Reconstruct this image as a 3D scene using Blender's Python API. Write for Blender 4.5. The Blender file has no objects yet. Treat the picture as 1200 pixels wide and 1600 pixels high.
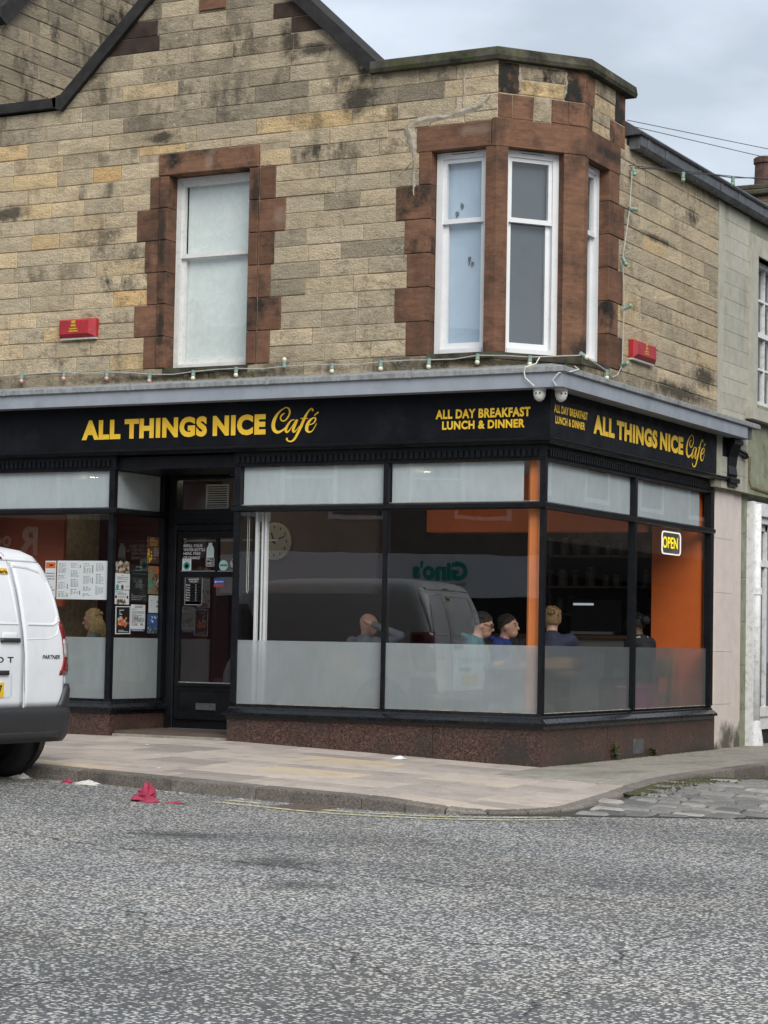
import bpy, bmesh, math, random
from mathutils import Vector, Matrix
R = math.radians
rnd = random.Random(7)
scene = bpy.context.scene
COL = scene.collection

# ------------------------------------------------------------------ camera
CAM = Vector((8.0237, -18.3199, 1.25))
yaw, pit, rol = -0.485775, 0.0587957, 0.0186318
fw = Vector((math.sin(yaw)*math.cos(pit), math.cos(yaw)*math.cos(pit), math.sin(pit)))
rt = Vector((math.cos(yaw), -math.sin(yaw), 0))
up = rt.cross(fw)
rt2 = rt*math.cos(rol) + up*math.sin(rol)
up2 = -rt*math.sin(rol) + up*math.cos(rol)
cd = bpy.data.cameras.new("camera")
cam = bpy.data.objects.new("camera", cd)
COL.objects.link(cam)
cam.matrix_world = Matrix(((rt2.x, up2.x, -fw.x, CAM.x), (rt2.y, up2.y, -fw.y, CAM.y), (rt2.z, up2.z, -fw.z, CAM.z), (0, 0, 0, 1)))
cd.sensor_fit = 'HORIZONTAL'; cd.sensor_width = 36; cd.lens = 36*3419.2/1200
cd.clip_start = 0.1; cd.clip_end = 600
scene.camera = cam

# ------------------------------------------------------------------ world
SUN_EL, SUN_AZ = 40, 45          # azimuth clockwise from -Y towards +X (the light comes over the camera's right shoulder)
w = bpy.data.worlds.new("World"); scene.world = w; w.use_nodes = True
nt = w.node_tree; nt.nodes.clear()
def wn(t, **k):
    n = nt.nodes.new(t)
    for a, b in k.items(): setattr(n, a, b)
    return n
sky = wn('ShaderNodeTexSky', sky_type='NISHITA', sun_disc=False, sun_elevation=R(SUN_EL), sun_rotation=R(180-SUN_AZ), air_density=1.2, dust_density=2.0)
tc = wn('ShaderNodeTexCoord'); mp = wn('ShaderNodeMapping'); mp.inputs['Scale'].default_value = (1.5, 1.5, 3.6)
mp.inputs['Location'].default_value = (0.3, 0.1, 0.55)
n1 = wn('ShaderNodeTexNoise'); n1.inputs['Scale'].default_value = 4.6; n1.inputs['Detail'].default_value = 6; n1.inputs['Roughness'].default_value = .5
r1 = wn('ShaderNodeValToRGB'); e = r1.color_ramp.elements
e[0].position = .38; e[0].color = (5.7, 6.4, 7.3, 1); e[1].position = .62; e[1].color = (8.0, 8.8, 9.9, 1)
m1 = wn('ShaderNodeMixRGB'); m1.inputs[0].default_value = .86
bg = wn('ShaderNodeBackground'); bg.inputs['Strength'].default_value = 0.05
out = wn('ShaderNodeOutputWorld')
L = nt.links.new
L(tc.outputs['Generated'], mp.inputs['Vector']); L(mp.outputs[0], n1.inputs['Vector']); L(n1.outputs['Fac'], r1.inputs[0])
L(sky.outputs[0], m1.inputs[1]); L(r1.outputs[0], m1.inputs[2]); L(m1.outputs[0], bg.inputs[0]); L(bg.outputs[0], out.inputs[0])

# ------------------------------------------------------------------ sun (soft, behind cloud)
sl = bpy.data.lights.new("sun", 'SUN'); sl.energy = 1.5; sl.angle = R(40); sl.color = (1, .97, .92)
so = bpy.data.objects.new("sun", sl); COL.objects.link(so)
sd = Vector((math.sin(R(SUN_AZ))*math.cos(R(SUN_EL)), -math.cos(R(SUN_AZ))*math.cos(R(SUN_EL)), math.sin(R(SUN_EL))))
so.rotation_euler = sd.to_track_quat('Z', 'Y').to_euler(); so.location = (6, -12, 20)

scene.view_settings.view_transform = 'Standard'; scene.view_settings.look = 'None'
scene.view_settings.exposure = 1.1; scene.view_settings.gamma = 1
scene.render.engine = 'CYCLES'
scene.cycles.use_denoising = True
scene.cycles.max_bounces = 8; scene.cycles.diffuse_bounces = 3; scene.cycles.transparent_max_bounces = 12
scene.cycles.caustics_reflective = False; scene.cycles.caustics_refractive = False
scene.cycles.sample_clamp_indirect = 4

# ================================================================== helpers
MATS = {}
class NT:
    def __init__(s, name):
        s.m = bpy.data.materials.new(name); s.m.use_nodes = True; s.t = s.m.node_tree; s.t.nodes.clear()
        s.o = s.t.nodes.new('ShaderNodeOutputMaterial'); MATS[name] = s.m
    def n(s, typ, ins=None, **k):
        nd = s.t.nodes.new('ShaderNode'+typ)
        for a, b in k.items(): setattr(nd, a, b)
        for a, b in (ins or {}).items():
            if isinstance(b, bpy.types.NodeSocket): s.t.links.new(b, nd.inputs[a])
            else:
                if isinstance(b, tuple) and len(b) == 3 and nd.inputs[a].type == 'RGBA': b = b+(1,)
                nd.inputs[a].default_value = b
        return nd
    def pos(s): 
        if not hasattr(s, '_p'): s._p = s.n('NewGeometry').outputs['Position']
        return s._p
    def noise(s, scale, detail=3, rough=.55, vec=None, sc=None, dist=0):
        v = vec or s.pos()
        if sc: v = s.n('Mapping', {'Vector': v, 'Scale': sc}).outputs[0]
        return s.n('TexNoise', {'Vector': v, 'Scale': scale, 'Detail': detail, 'Roughness': rough, 'Distortion': dist}).outputs['Fac']
    def ramp(s, fac, *stops, interp='LINEAR'):
        nd = s.n('ValToRGB', {0: fac}); e = nd.color_ramp.elements; nd.color_ramp.interpolation = interp
        while len(e) < len(stops): e.new(.5)
        for q, (p, c) in zip(e, stops):
            q.position = p; q.color = (c, c, c, 1) if not isinstance(c, tuple) else c+(1,)
        return nd.outputs[0]
    def mix(s, fac, a, b, mode='MIX'):
        return s.n('MixRGB', {0: fac, 1: a, 2: b}, blend_type=mode).outputs[0]
    def math(s, op, a, b=0.0, clamp=False):
        return s.n('Math', {0: a, 1: b}, operation=op, use_clamp=clamp).outputs[0]
    def bump(s, h, strength=.3, dist=.01, normal=None):
        d = {'Height': h, 'Strength': strength, 'Distance': dist}
        if normal: d['Normal'] = normal
        return s.n('Bump', d).outputs[0]
    def bsdf(s, color, rough=.8, normal=None, metal=0.0, spec=.5, coat=0.0):
        d = {'Base Color': color, 'Roughness': rough, 'Metallic': metal, 'Specular IOR Level': spec, 'Coat Weight': coat}
        if normal: d['Normal'] = normal
        b = s.n('BsdfPrincipled', d); s.t.links.new(b.outputs[0], s.o.inputs[0]); return b
    def out(s, sh): s.t.links.new(sh, s.o.inputs[0])

def simple(name, col, rough=.6, var=.15, scale=12, bump=0.0, bscale=60, metal=0.0, spec=.5, coat=0.0, dirt=None, stretch=None):
    t = NT(name)
    a = tuple(c*(1-var) for c in col); b = tuple(min(1, c*(1+var)) for c in col)
    c = t.ramp(t.noise(scale, 4, .6, sc=stretch), (.3, a), (.7, b))
    if dirt:
        dcol, amt, dsc = dirt
        c = t.mix(t.ramp(t.noise(dsc, 5, .65), (.5, 0.0), (.75, amt)), c, dcol)
    nrm = t.bump(t.noise(bscale, 3, .6), bump, .004) if bump else None
    t.bsdf(c, rough, nrm, metal, spec, coat)
    return t.m

class MB:
    def __init__(s): s.v = []; s.f = []; s.mi = []; s.tint = []; s.cur = (.5, 1, 0, 1); s.ci = 0
    def add(s, vs, fs):
        o = len(s.v); s.v += [tuple(v) for v in vs]; s.tint += [s.cur]*len(vs)
        for f in fs: s.f.append(tuple(o+i for i in f)); s.mi.append(s.ci)
        return s
    def box(s, x0, x1, y0, y1, z0, z1, bev=0.0):
        if x0 > x1: x0, x1 = x1, x0
        if y0 > y1: y0, y1 = y1, y0
        if z0 > z1: z0, z1 = z1, z0
        b = min(bev, (x1-x0)*.45, (y1-y0)*.45, (z1-z0)*.45)
        if b <= 0:
            return s.add([(x0,y0,z0),(x1,y0,z0),(x1,y1,z0),(x0,y1,z0),(x0,y0,z1),(x1,y0,z1),(x1,y1,z1),(x0,y1,z1)],
                  [(3,2,1,0),(4,5,6,7),(0,1,5,4),(1,2,6,5),(2,3,7,6),(3,0,4,7)])
        vs = []; 
        for (x, sx) in ((x0, 1), (x1, -1)):
            for (y, sy) in ((y0, 1), (y1, -1)):
                for (z, sz) in ((z0, 1), (z1, -1)):
                    vs += [(x, y+sy*b, z+sz*b), (x+sx*b, y, z+sz*b), (x+sx*b, y+sy*b, z)]
        def i(a, b_, c, k): return ((a*2+b_)*2+c)*3+k
        fs = [(i(0,0,0,0),i(0,0,1,0),i(0,1,1,0),i(0,1,0,0)), (i(1,0,0,0),i(1,1,0,0),i(1,1,1,0),i(1,0,1,0)),
              (i(0,0,0,1),i(1,0,0,1),i(1,0,1,1),i(0,0,1,1)), (i(0,1,0,1),i(0,1,1,1),i(1,1,1,1),i(1,1,0,1)),
              (i(0,0,0,2),i(0,1,0,2),i(1,1,0,2),i(1,0,0,2)), (i(0,0,1,2),i(1,0,1,2),i(1,1,1,2),i(0,1,1,2))]
        for a in (0,1):
            for c in (0,1):
                fs.append((i(a,c,0,0),i(a,c,0,1),i(a,c,1,1),i(a,c,1,0)))
                fs.append((i(a,0,c,0),i(a,0,c,2),i(a,1,c,2),i(a,1,c,0)))
                fs.append((i(0,a,c,1),i(0,a,c,2),i(1,a,c,2),i(1,a,c,1)))
                for d in (0,1): fs.append((i(a,c,d,0),i(a,c,d,1),i(a,c,d,2)))
        return s.add(vs, fs)
    def prism(s, poly, O, u, v, n, d):
        """extrude polygon (2-d list) along n by d; O origin"""
        O, u, v, n = map(Vector, (O, u, v, n)); k = len(poly)
        a = [O+u*p[0]+v*p[1] for p in poly]; b = [q+n*d for q in a]
        return s.add(a+b, [tuple(range(k))[::-1], tuple(range(k, 2*k))]+[(i, (i+1) % k, k+(i+1) % k, k+i) for i in range(k)])
    def tube(s, pts, r, n=8, caps=True):
        pts = [Vector(p) for p in pts]; rs = r if isinstance(r, (list, tuple)) else [r]*len(pts)
        vs = []; fs = []; prev = None
        for i, p in enumerate(pts):
            d = (pts[min(i+1, len(pts)-1)]-pts[max(i-1, 0)]).normalized()
            if prev is None:
                a = d.cross(Vector((0, 0, 1)));
                if a.length < .01: a = d.cross(Vector((0, 1, 0)))
            else: a = prev-d*prev.dot(d)
            a.normalize(); prev = a; b = d.cross(a)
            for k in range(n):
                t = 2*math.pi*k/n; vs.append(p+(a*math.cos(t)+b*math.sin(t))*rs[i])
        for i in range(len(pts)-1):
            for k in range(n): fs.append((i*n+k, i*n+(k+1) % n, (i+1)*n+(k+1) % n, (i+1)*n+k))
        if caps: fs += [tuple(range(n))[::-1], tuple((len(pts)-1)*n+k for k in range(n))]
        return s.add(vs, fs)
    def ball(s, c, rad, nu=10, nv=6):
        rx, ry, rz = rad if isinstance(rad, (tuple, list)) else (rad,)*3
        vs = [(c[0], c[1], c[2]-rz)]; fs = []
        for j in range(1, nv):
            t = math.pi*j/nv-math.pi/2
            for i in range(nu):
                a = 2*math.pi*i/nu; vs.append((c[0]+rx*math.cos(t)*math.cos(a), c[1]+ry*math.cos(t)*math.sin(a), c[2]+rz*math.sin(t)))
        vs.append((c[0], c[1], c[2]+rz)); N = len(vs)-1
        for i in range(nu):
            fs.append((0, 1+(i+1) % nu, 1+i)); fs.append((N, 1+(nv-2)*nu+i, 1+(nv-2)*nu+(i+1) % nu))
            for j in range(nv-2):
                a = 1+j*nu; fs.append((a+i, a+(i+1) % nu, a+nu+(i+1) % nu, a+nu+i))
        return s.add(vs, fs)
    def build(s, name, mat, parent=None, smooth=False, kind=None, bevel=0):
        me = bpy.data.meshes.new(name); me.from_pydata(s.v, [], s.f)
        at = me.attributes.new('tint', 'FLOAT_COLOR', 'POINT')
        flat = [c for t in s.tint for c in t]; at.data.foreach_set('color', flat)
        mats = mat if isinstance(mat, (list, tuple)) else [mat]
        for m in mats: me.materials.append(MATS[m])
        if len(mats) > 1: me.polygons.foreach_set('material_index', s.mi)
        if smooth: me.polygons.foreach_set('use_smooth', [True]*len(me.polygons))
        me.update()
        o = bpy.data.objects.new(name, me); COL.objects.link(o)
        if parent: o.parent = parent
        if kind: o['kind'] = kind
        return o

def tag(o, label, cat, group=None):
    o['label'] = label; o['category'] = cat
    if group: o['group'] = group
    return o
def thing(name, label, cat, loc=(0, 0, 0), group=None):
    o = bpy.data.objects.new(name, None); COL.objects.link(o); o.location = loc; o.empty_display_size = .2
    tag(o, label, cat, group)
    WORLD_OFF[o.name] = Vector(loc)
    return o
WORLD_OFF = {}
def fix_parent(o, par):
    """mesh verts are in world space: keep them there under a moved empty"""
    o.parent = par; o.matrix_parent_inverse = Matrix.Translation(-Vector(par.location)) if par.type == 'EMPTY' else Matrix.Identity(4)
    return o
_build = MB.build
def build2(s, name, mat, parent=None, **k):
    o = _build(s, name, mat, None, **k)
    if parent: fix_parent(o, parent)
    return o
MB.build = build2
def part(parent, name, mat, *boxes, bev=0.0, **k):
    m = MB()
    for b in boxes: m.box(*b, bev=bev)
    return m.build(name, mat, parent, **k)

def text(body, name, mat, parent, O, u, v, n, W, H, off=.004, bold=.0, shear=0, space=1.0, ext=.003, kind=None, word=1.0):
    cu = bpy.data.curves.new('lettering', 'FONT'); cu.body = body; cu.size = 1; cu.offset = bold; cu.shear = shear
    cu.space_character = space; cu.space_word = word; cu.resolution_u = 4; cu.extrude = 0.0; cu.align_x = 'CENTER'; cu.space_line = .95
    ob = bpy.data.objects.new('lettering', cu); COL.objects.link(ob)
    dg = bpy.context.evaluated_depsgraph_get(); me = bpy.data.meshes.new_from_object(ob.evaluated_get(dg))
    bpy.data.objects.remove(ob); bpy.data.curves.remove(cu)
    xs = [q.co.x for q in me.vertices]; ys = [q.co.y for q in me.vertices]
    x0, x1, y0, y1 = min(xs), max(xs), min(ys), max(ys)
    O, u, v, n = map(Vector, (O, u, v, n))
    m = MB(); vs = [O+u*((q.co.x-x0)/(x1-x0)*W)+v*((q.co.y-y0)/(y1-y0)*H)+n*off for q in me.vertices]
    m.add(vs, [tuple(p.vertices) for p in me.polygons]); bpy.data.meshes.remove(me)
    return m.build(name, mat, parent)

def ribbon(mb, pts):
    """stroke of varying half width; pts: (x,y,h) in a plane -> returns list of left/right points smooth"""
    P = []
    for i in range(len(pts)-1):
        p0, p1, p2, p3 = pts[max(i-1, 0)], pts[i], pts[i+1], pts[min(i+2, len(pts)-1)]
        for k in range(5):
            t = k/5
            P.append(tuple(.5*((2*p1[j])+(-p0[j]+p2[j])*t+(2*p0[j]-5*p1[j]+4*p2[j]-p3[j])*t*t+(-p0[j]+3*p1[j]-3*p2[j]+p3[j])*t**3) for j in range(3)))
    P.append(pts[-1]); Lf = []; Rt = []
    for i, p in enumerate(P):
        a = P[max(i-1, 0)]; b = P[min(i+1, len(P)-1)]; dx, dy = b[0]-a[0], b[1]-a[1]; l = math.hypot(dx, dy) or 1
        h = max(p[2], 1); Lf.append((p[0]-dy/l*h, p[1]+dx/l*h)); Rt.append((p[0]+dy/l*h, p[1]-dx/l*h))
    return Lf, Rt
CAFE = [[(425,85,6),(375,110,12),(345,165,14),(365,215,14),(420,222,12),(475,170,14),(515,90,16),(505,15,16),(455,-20,10),(390,5,10),(310,70,18),(245,170,28),(210,280,34),(225,380,34),(290,430,26),(370,405,18),(440,350,12),(490,290,8)],
 [(610,205,8),(550,215,12),(490,290,20),(450,380,24),(470,430,18),(520,390,10),(590,290,8),(640,205,10)],
 [(665,200,18),(620,300,24),(590,380,24),(600,425,18),(650,390,8),(700,320,6)],
 [(945,50,14),(950,20,14),(915,5,14),(860,60,16),(800,170,24),(740,310,26),(680,440,24),(620,550,20),(560,595,14),(500,590,12),(470,555,16),(490,540,12)],
 [(725,180,8),(860,180,8)],
 [(890,295,8),(960,270,10),(1000,220,14),(1000,175,14),(960,170,12),(895,220,22),(850,310,30),(845,390,28),(890,425,16),(950,400,8),(1025,270,5)],
 [(975,130,6),(1055,65,16)]]
def cafe(name, parent, O, u, v, n, sx, sy):
    m = MB(); O, u, v, n = map(Vector, (O, u, v, n))
    for k, st in enumerate(CAFE):
        Lf, Rt = ribbon(m, st); nn = len(Lf)
        fn = lambda q: O+u*(q[0]*sx)+v*(-(q[1]+.033*q[0])*sy)+n*(.004+.0004*k)
        m.add([fn(q) for q in Lf]+[fn(q) for q in Rt], [(i, i+1, nn+i+1, nn+i) for i in range(nn-1)])
    return m.build(name, 'gold', parent)

# ================================================================== materials
def blob(t, spots):
    """soft-edged stain shapes at real places on the wall: list of (x,y,z,rx,ry,rz)"""
    acc = None
    nz = t.noise(9, 4, .65)
    for (x, y, z, rx, ry, rz) in spots:
        mpg = t.n('Mapping', {'Vector': t.pos(), 'Location': (-x/rx, -y/ry, -z/rz), 'Scale': (1/rx, 1/ry, 1/rz)}).outputs[0]
        ln = t.n('VectorMath', {0: mpg}, operation='LENGTH').outputs['Value']
        d = t.math('ADD', ln, t.math('MULTIPLY', t.math('SUBTRACT', nz, .5), 1.6))
        f = t.ramp(d, (.35, 1.0), (1.0, 0.0))
        acc = f if acc is None else t.math('MAXIMUM', acc, f)
    return acc

def stone_mat():
    t = NT('stone')
    at = t.n('Attribute', attribute_name='tint'); sp = t.n('SeparateColor', {0: at.outputs['Color']})
    c = t.ramp(sp.outputs[0], (0, (.34, .29, .215)), (.3, (.56, .465, .325)), (.6, (.645, .52, .345)), (.85, (.71, .515, .275)), (1, (.72, .47, .215)))
    c = t.mix(1.0, c, t.n('CombineColor', {0: sp.outputs[1], 1: sp.outputs[1], 2: sp.outputs[1]}).outputs[0], 'MULTIPLY')
    # bedding streaks and grain
    bed = t.noise(5, 5, .65, sc=(1, 1, 5), dist=.6)
    c = t.mix(.75, c, t.ramp(bed, (.3, .74), (.55, 1.02), (.75, 1.2)), 'MULTIPLY')
    grain = t.noise(75, 3, .7)
    c = t.mix(.6, c, t.ramp(grain, (.3, .74), (.7, 1.26)), 'MULTIPLY')
    pit = t.ramp(t.noise(95, 2, .6), (.63, 0.0), (.70, .55))
    c = t.mix(pit, c, (.10, .085, .06))
    # weather-soot, patchy, and local runs below copings
    soot = t.ramp(t.noise(1.6, 7, .72), (.58, 0.0), (.74, .40))
    soot = t.math('MAXIMUM', soot, t.math('MULTIPLY', t.ramp(t.noise(4.0, 6, .7, sc=(1, 1, .6)), (.46, 0.0), (.62, 1.0)), sp.outputs[2]))
    bl = blob(t, [(-2.72,-.1,7.12,.16,.3,.32), (-2.45,-.1,6.98,.3,.3,.09), (-5.2,-.1,7.0,.35,.3,.12), (-1.95,-.1,6.45,.3,.3,.22), (-6.1,-.1,5.65,.35,.3,.12),
                  (-.2,-.1,6.5,.25,.5,.2), (-4.2,-.1,6.28,.3,.3,.08), (-1.9,-.1,6.75,.12,.3,.3), (.1,3.6,5.82,.3,.22,.12), (.1,2.6,5.4,.3,.7,.05), (.1,4.0,4.15,.3,.5,.16), (.1,3.2,3.9,.3,1.2,.12),
                  (-3.9,-.1,3.84,1.6,.3,.05), (-.3,-.1,3.84,1.6,1.6,.06)])
    soot = t.math('MAXIMUM', soot, t.math('MULTIPLY', bl, .85))
    c = t.mix(soot, c, (.035, .032, .026))
    zone = t.ramp(t.noise(.9, 2, .5), (.50, 0.0), (.58, 1.0))
    c = t.mix(t.math('MULTIPLY', t.ramp(t.noise(10, 6, .75), (.51, 0.0), (.60, .45)), zone), c, (.10, .09, .07))
    c = t.mix(t.math('MULTIPLY', t.ramp(t.noise(14, 4, .6), (.60, 0.0), (.68, .6)), zone), c, (.56, .52, .43))
    moss = blob(t, [(-3.5,-.1,3.80,1.0,.3,.07), (-.3,0,3.85,.9,1.0,.09), (.1,1.0,3.8,.4,1.0,.1)])
    c = t.mix(t.math('MULTIPLY', moss, t.ramp(t.noise(20, 4, .6), (.42, 0.0), (.62, .8))), c, (.075, .075, .02))
    h = t.math('ADD', t.math('MULTIPLY', t.noise(58, 5, .7, dist=.5), 1.0), t.math('MULTIPLY', t.noise(15, 3, .6, sc=(1, 1, 1.8)), .7))
    t.bsdf(c, .93, t.bump(h, .9, .03), spec=.2)
stone_mat()

def red_mat():
    t = NT('redstone')
    at = t.n('Attribute', attribute_name='tint'); sp = t.n('SeparateColor', {0: at.outputs['Color']})
    c = t.ramp(sp.outputs[0], (0, (.10, .052, .033)), (.5, (.162, .083, .051)), (1, (.22, .115, .07)))
    c = t.mix(.8, c, t.ramp(t.noise(6, 5, .65, sc=(1, 1, 4), dist=.5), (.3, .6), (.7, 1.2)), 'MULTIPLY')
    c = t.mix(.45, c, t.ramp(t.noise(110, 2, .7), (.3, .7), (.7, 1.2)), 'MULTIPLY')
    soot = t.ramp(t.noise(3.2, 6, .68), (.46, 0.0), (.64, .8))
    soot = t.math('MULTIPLY', soot, t.math('ADD', sp.outputs[2], .45), True)
    bl = blob(t, [(-4.17,-.1,5.3,.07,.4,.5), (-4.16,-.1,4.35,.06,.4,.35), (-3.08,-.1,5.6,.07,.4,.3), (-.3,.1,6.55,.3,.4,.16), (.1,1.2,6.0,.3,.5,.1), (-.65,-.1,3.97,.2,.4,.1), (.1,.62,4.0,.2,.2,.2)])
    soot = t.math('MAXIMUM', soot, t.math('MULTIPLY', bl, .85))
    c = t.mix(soot, c, (.022, .02, .017))
    pale = blob(t, [(-3.62,-.1,6.0,.07,.3,.2), (-2.8,-.1,5.36,.1,.3,.12), (-.7,-.1,6.02,.2,.3,.06)])
    c = t.mix(t.math('MULTIPLY', pale, .22), c, (.4, .34, .29))
    h = t.math('ADD', t.noise(60, 4, .6), t.noise(12, 3, .6, sc=(1, 1, 3)))
    t.bsdf(c, .88, t.bump(h, .35, .008), spec=.25)
red_mat()

simple('sooty_stone', (.05, .034, .027), .9, .35, 6, .4, 40, spec=.2)
simple('mortar', (.37, .30, .21), .95, .25, 18, .5, 60, spec=.1, dirt=((.12, .10, .07), .8, 3))
simple('cement', (.36, .315, .25), .95, .35, 10, .5, 40, spec=.15, dirt=((.12, .11, .085), .8, 6))
t = NT('coping')
c = t.ramp(t.noise(5, 5, .65), (.35, (.03, .028, .022)), (.6, (.085, .078, .06)), (.8, (.13, .12, .09)))
c = t.mix(t.ramp(t.noise(9, 5, .65), (.5, 0.0), (.66, .75)), c, (.055, .07, .02))
t.bsdf(c, .95, t.bump(t.noise(30, 4, .6), .5, .01), spec=.15)
simple('skew', (.022, .021, .02), .8, .45, 8, .3, 40, spec=.3)

t = NT('granite')
v = t.n('TexVoronoi', {'Vector': t.pos(), 'Scale': 95.0}); cc = t.n('SeparateColor', {0: v.outputs['Color']})
c = t.ramp(cc.outputs[0], (0, (.016, .010, .009)), (.35, (.052, .027, .022)), (.7, (.085, .044, .034)), (.95, (.14, .085, .07)))
grime = t.ramp(t.noise(2.3, 5, .6), (.45, 0.0), (.7, .6))
bl = blob(t, [(-.25,0,.22,.3,.3,.25), (.0,.9,.15,.3,.9,.12), (.0,2.3,.15,.3,.9,.1), (.0,4.2,.15,.3,.8,.1)])
c = t.mix(t.math('MAXIMUM', grime, t.math('MULTIPLY', bl, .8)), c, (.03, .03, .027))
t.bsdf(c, .34, t.bump(t.noise(40, 2, .5), .05, .003), spec=.5)

t = NT('black_paint')
c = t.ramp(t.noise(8, 4, .6), (.3, (.004, .0045, .006)), (.75, (.009, .010, .013)))
wear = t.ramp(t.noise(70, 4, .7, sc=(.35, .35, 1)), (.70, 0.0), (.76, .35))
c = t.mix(wear, c, (.22, .22, .22))
t.bsdf(c, t.ramp(t.noise(14, 3, .6), (.3, .28), (.7, .5)), t.bump(t.noise(26, 3, .6), .18, .004), spec=.28)
t = NT('sign_board')
c = t.ramp(t.noise(5, 4, .6), (.3, (.004, .005, .007)), (.75, (.008, .009, .012)))
c = t.mix(t.ramp(t.noise(2.6, 6, .7), (.52, 0.0), (.74, .6)), c, (.020, .022, .027))
c = t.mix(t.ramp(t.noise(45, 5, .75, sc=(1, 1, .3)), (.72, 0.0), (.78, .3)), c, (.09, .09, .09))
t.bsdf(c, t.ramp(t.noise(6, 4, .65), (.3, .38), (.7, .55)), t.bump(t.noise(9, 3, .6), .08, .006), spec=.14)
t = NT('gold')
c = t.ramp(t.noise(7, 3, .5), (.3, (.80, .47, .02)), (.7, (.90, .60, .06)))
c = t.mix(t.ramp(t.noise(40, 4, .7), (.6, 0.0), (.75, .35)), c, (.45, .25, .02))
t.bsdf(c, .45, spec=.4)
t = NT('sill_gloss')
c = t.ramp(t.noise(8, 4, .6), (.3, (.004, .0045, .006)), (.75, (.010, .011, .014)))
c = t.mix(t.ramp(t.noise(60, 4, .7, sc=(.35, .35, 1)), (.73, 0.0), (.78, .45)), c, (.26, .26, .26))
t.bsdf(c, t.ramp(t.noise(20, 3, .6), (.3, .12), (.7, .35)), t.bump(t.noise(22, 3, .6), .2, .004), spec=.5)
simple('cornice_paint', (.29, .315, .355), .55, .08, 6, .1, 40, dirt=((.15, .17, .2), .5, 4), stretch=(1, 1, .4))
simple('lead', (.26, .27, .27), .6, .3, 9, .3, 22, spec=.4, dirt=((.10, .10, .085), .8, 4), stretch=(3, 3, 1))
simple('white_upvc', (.72, .73, .74), .35, .05, 6, dirt=((.45, .44, .4), .3, 12))
simple('white_paint', (.74, .745, .75), .6, .08, 14, .4, 60, dirt=((.28, .25, .2), .6, 16))
simple('white_wood', (.68, .68, .66), .6, .08, 10, .3, 50, dirt=((.3, .28, .24), .5, 20))
simple('pink_render', (.55, .475, .43), .85, .07, 8, .25, 60, dirt=((.4, .35, .31), .5, 5))
t = NT('pilaster_paint')
c = t.ramp(t.noise(6, 4, .6), (.3, (.60, .525, .48)), (.7, (.68, .60, .555)))
bl = blob(t, [(.0,5.1,.2,.4,.35,.28), (.0,5.5,.15,.4,.4,.3), (.0,4.75,.1,.4,.25,.12)])
c = t.mix(t.math('MULTIPLY', bl, .9), c, (.06, .058, .035))
t.bsdf(c, .8, t.bump(t.noise(50, 3, .6), .25, .004), spec=.3)
t = NT('green_render')
at = t.n('Attribute', attribute_name='tint'); sp = t.n('SeparateColor', {0: at.outputs['Color']})
c = t.ramp(sp.outputs[0], (0, (.40, .385, .32)), (1, (.47, .45, .375)))
c = t.mix(.6, c, t.ramp(t.noise(8, 5, .65), (.3, .75), (.7, 1.15)), 'MULTIPLY')
c = t.mix(t.ramp(t.noise(3, 5, .65, sc=(1, 1, .35)), (.52, 0.0), (.75, .6)), c, (.13, .13, .085))
t.bsdf(c, .9, t.bump(t.noise(55, 4, .6), .5, .006), spec=.2)
simple('green_strip', (.25, .255, .18), .85, .2, 7, .3, 50, dirt=((.07, .08, .03), .7, 4))
simple('iron_grey', (.085, .09, .095), .55, .35, 9, .3, 30, dirt=((.02, .02, .02), .7, 6))
simple('rust_pipe', (.17, .15, .09), .8, .35, 20, .4, 60, dirt=((.12, .05, .025), .8, 14))
simple('slate', (.06, .062, .07), .7, .4, 6, .4, 30)

# glass: thin pane, two faces' worth of mirror on clear
def glass(name, tintc=(.93, .95, .94), refl=.092, wob=.012):
    t = NT(name)
    nrm = t.bump(t.noise(1.3, 2, .5), wob, .05)
    cs = t.math('ABSOLUTE', t.n('VectorMath', {0: nrm, 1: t.n('NewGeometry').outputs['Incoming']}, operation='DOT_PRODUCT').outputs['Value'])
    f5 = t.math('POWER', t.math('SUBTRACT', 1.0, cs, True), 5.0)
    fr = t.math('ADD', refl, t.math('MULTIPLY', f5, 1-refl))           # same from both sides of the thin pane
    tr = t.n('BsdfTransparent', {0: tintc}).outputs[0]
    gl = t.n('BsdfGlossy', {'Color': (1, 1, 1), 'Roughness': .004, 'Normal': nrm}).outputs[0]
    t.out(t.n('MixShader', {0: fr, 1: tr, 2: gl}).outputs[0])
glass('glass'); glass('glass_old', (.9, .93, .91), .06, .03); glass('glass_dark', (.35, .37, .38), .06, .01)
def frost(name, col, clear, tl_=.42):
    t = NT(name)
    c = t.ramp(t.noise(3, 5, .65), (.3, tuple(x*.90 for x in col)), (.7, col))
    c = t.mix(.5, c, t.ramp(t.noise(14, 5, .7, sc=(1, 1, .25)), (.35, .86), (.7, 1.08)), 'MULTIPLY')
    df = t.n('BsdfDiffuse', {0: c}).outputs[0]; tl = t.n('BsdfTranslucent', {0: c}).outputs[0]
    rf = t.n('BsdfRefraction', {'Color': (.9, .92, .92), 'Roughness': .42, 'IOR': 1.12}).outputs[0]
    a = t.n('MixShader', {0: tl_, 1: df, 2: tl}).outputs[0]
    rf = t.n('MixShader', {0: .5, 1: rf, 2: t.n('BsdfTransparent', {0: (.92, .94, .94)}).outputs[0]}).outputs[0]
    a = t.n('MixShader', {0: clear, 1: a, 2: rf}).outputs[0]
    gl = t.n('BsdfGlossy', {'Color': (1, 1, 1), 'Roughness': .22}).outputs[0]
    t.out(t.n('MixShader', {0: .04, 1: a, 2: gl}).outputs[0])
frost('frost', (.80, .87, .91), .36); frost('frost_top', (.72, .78, .82), .03, .18); frost('frost_side', (.48, .51, .54), .56)

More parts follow.
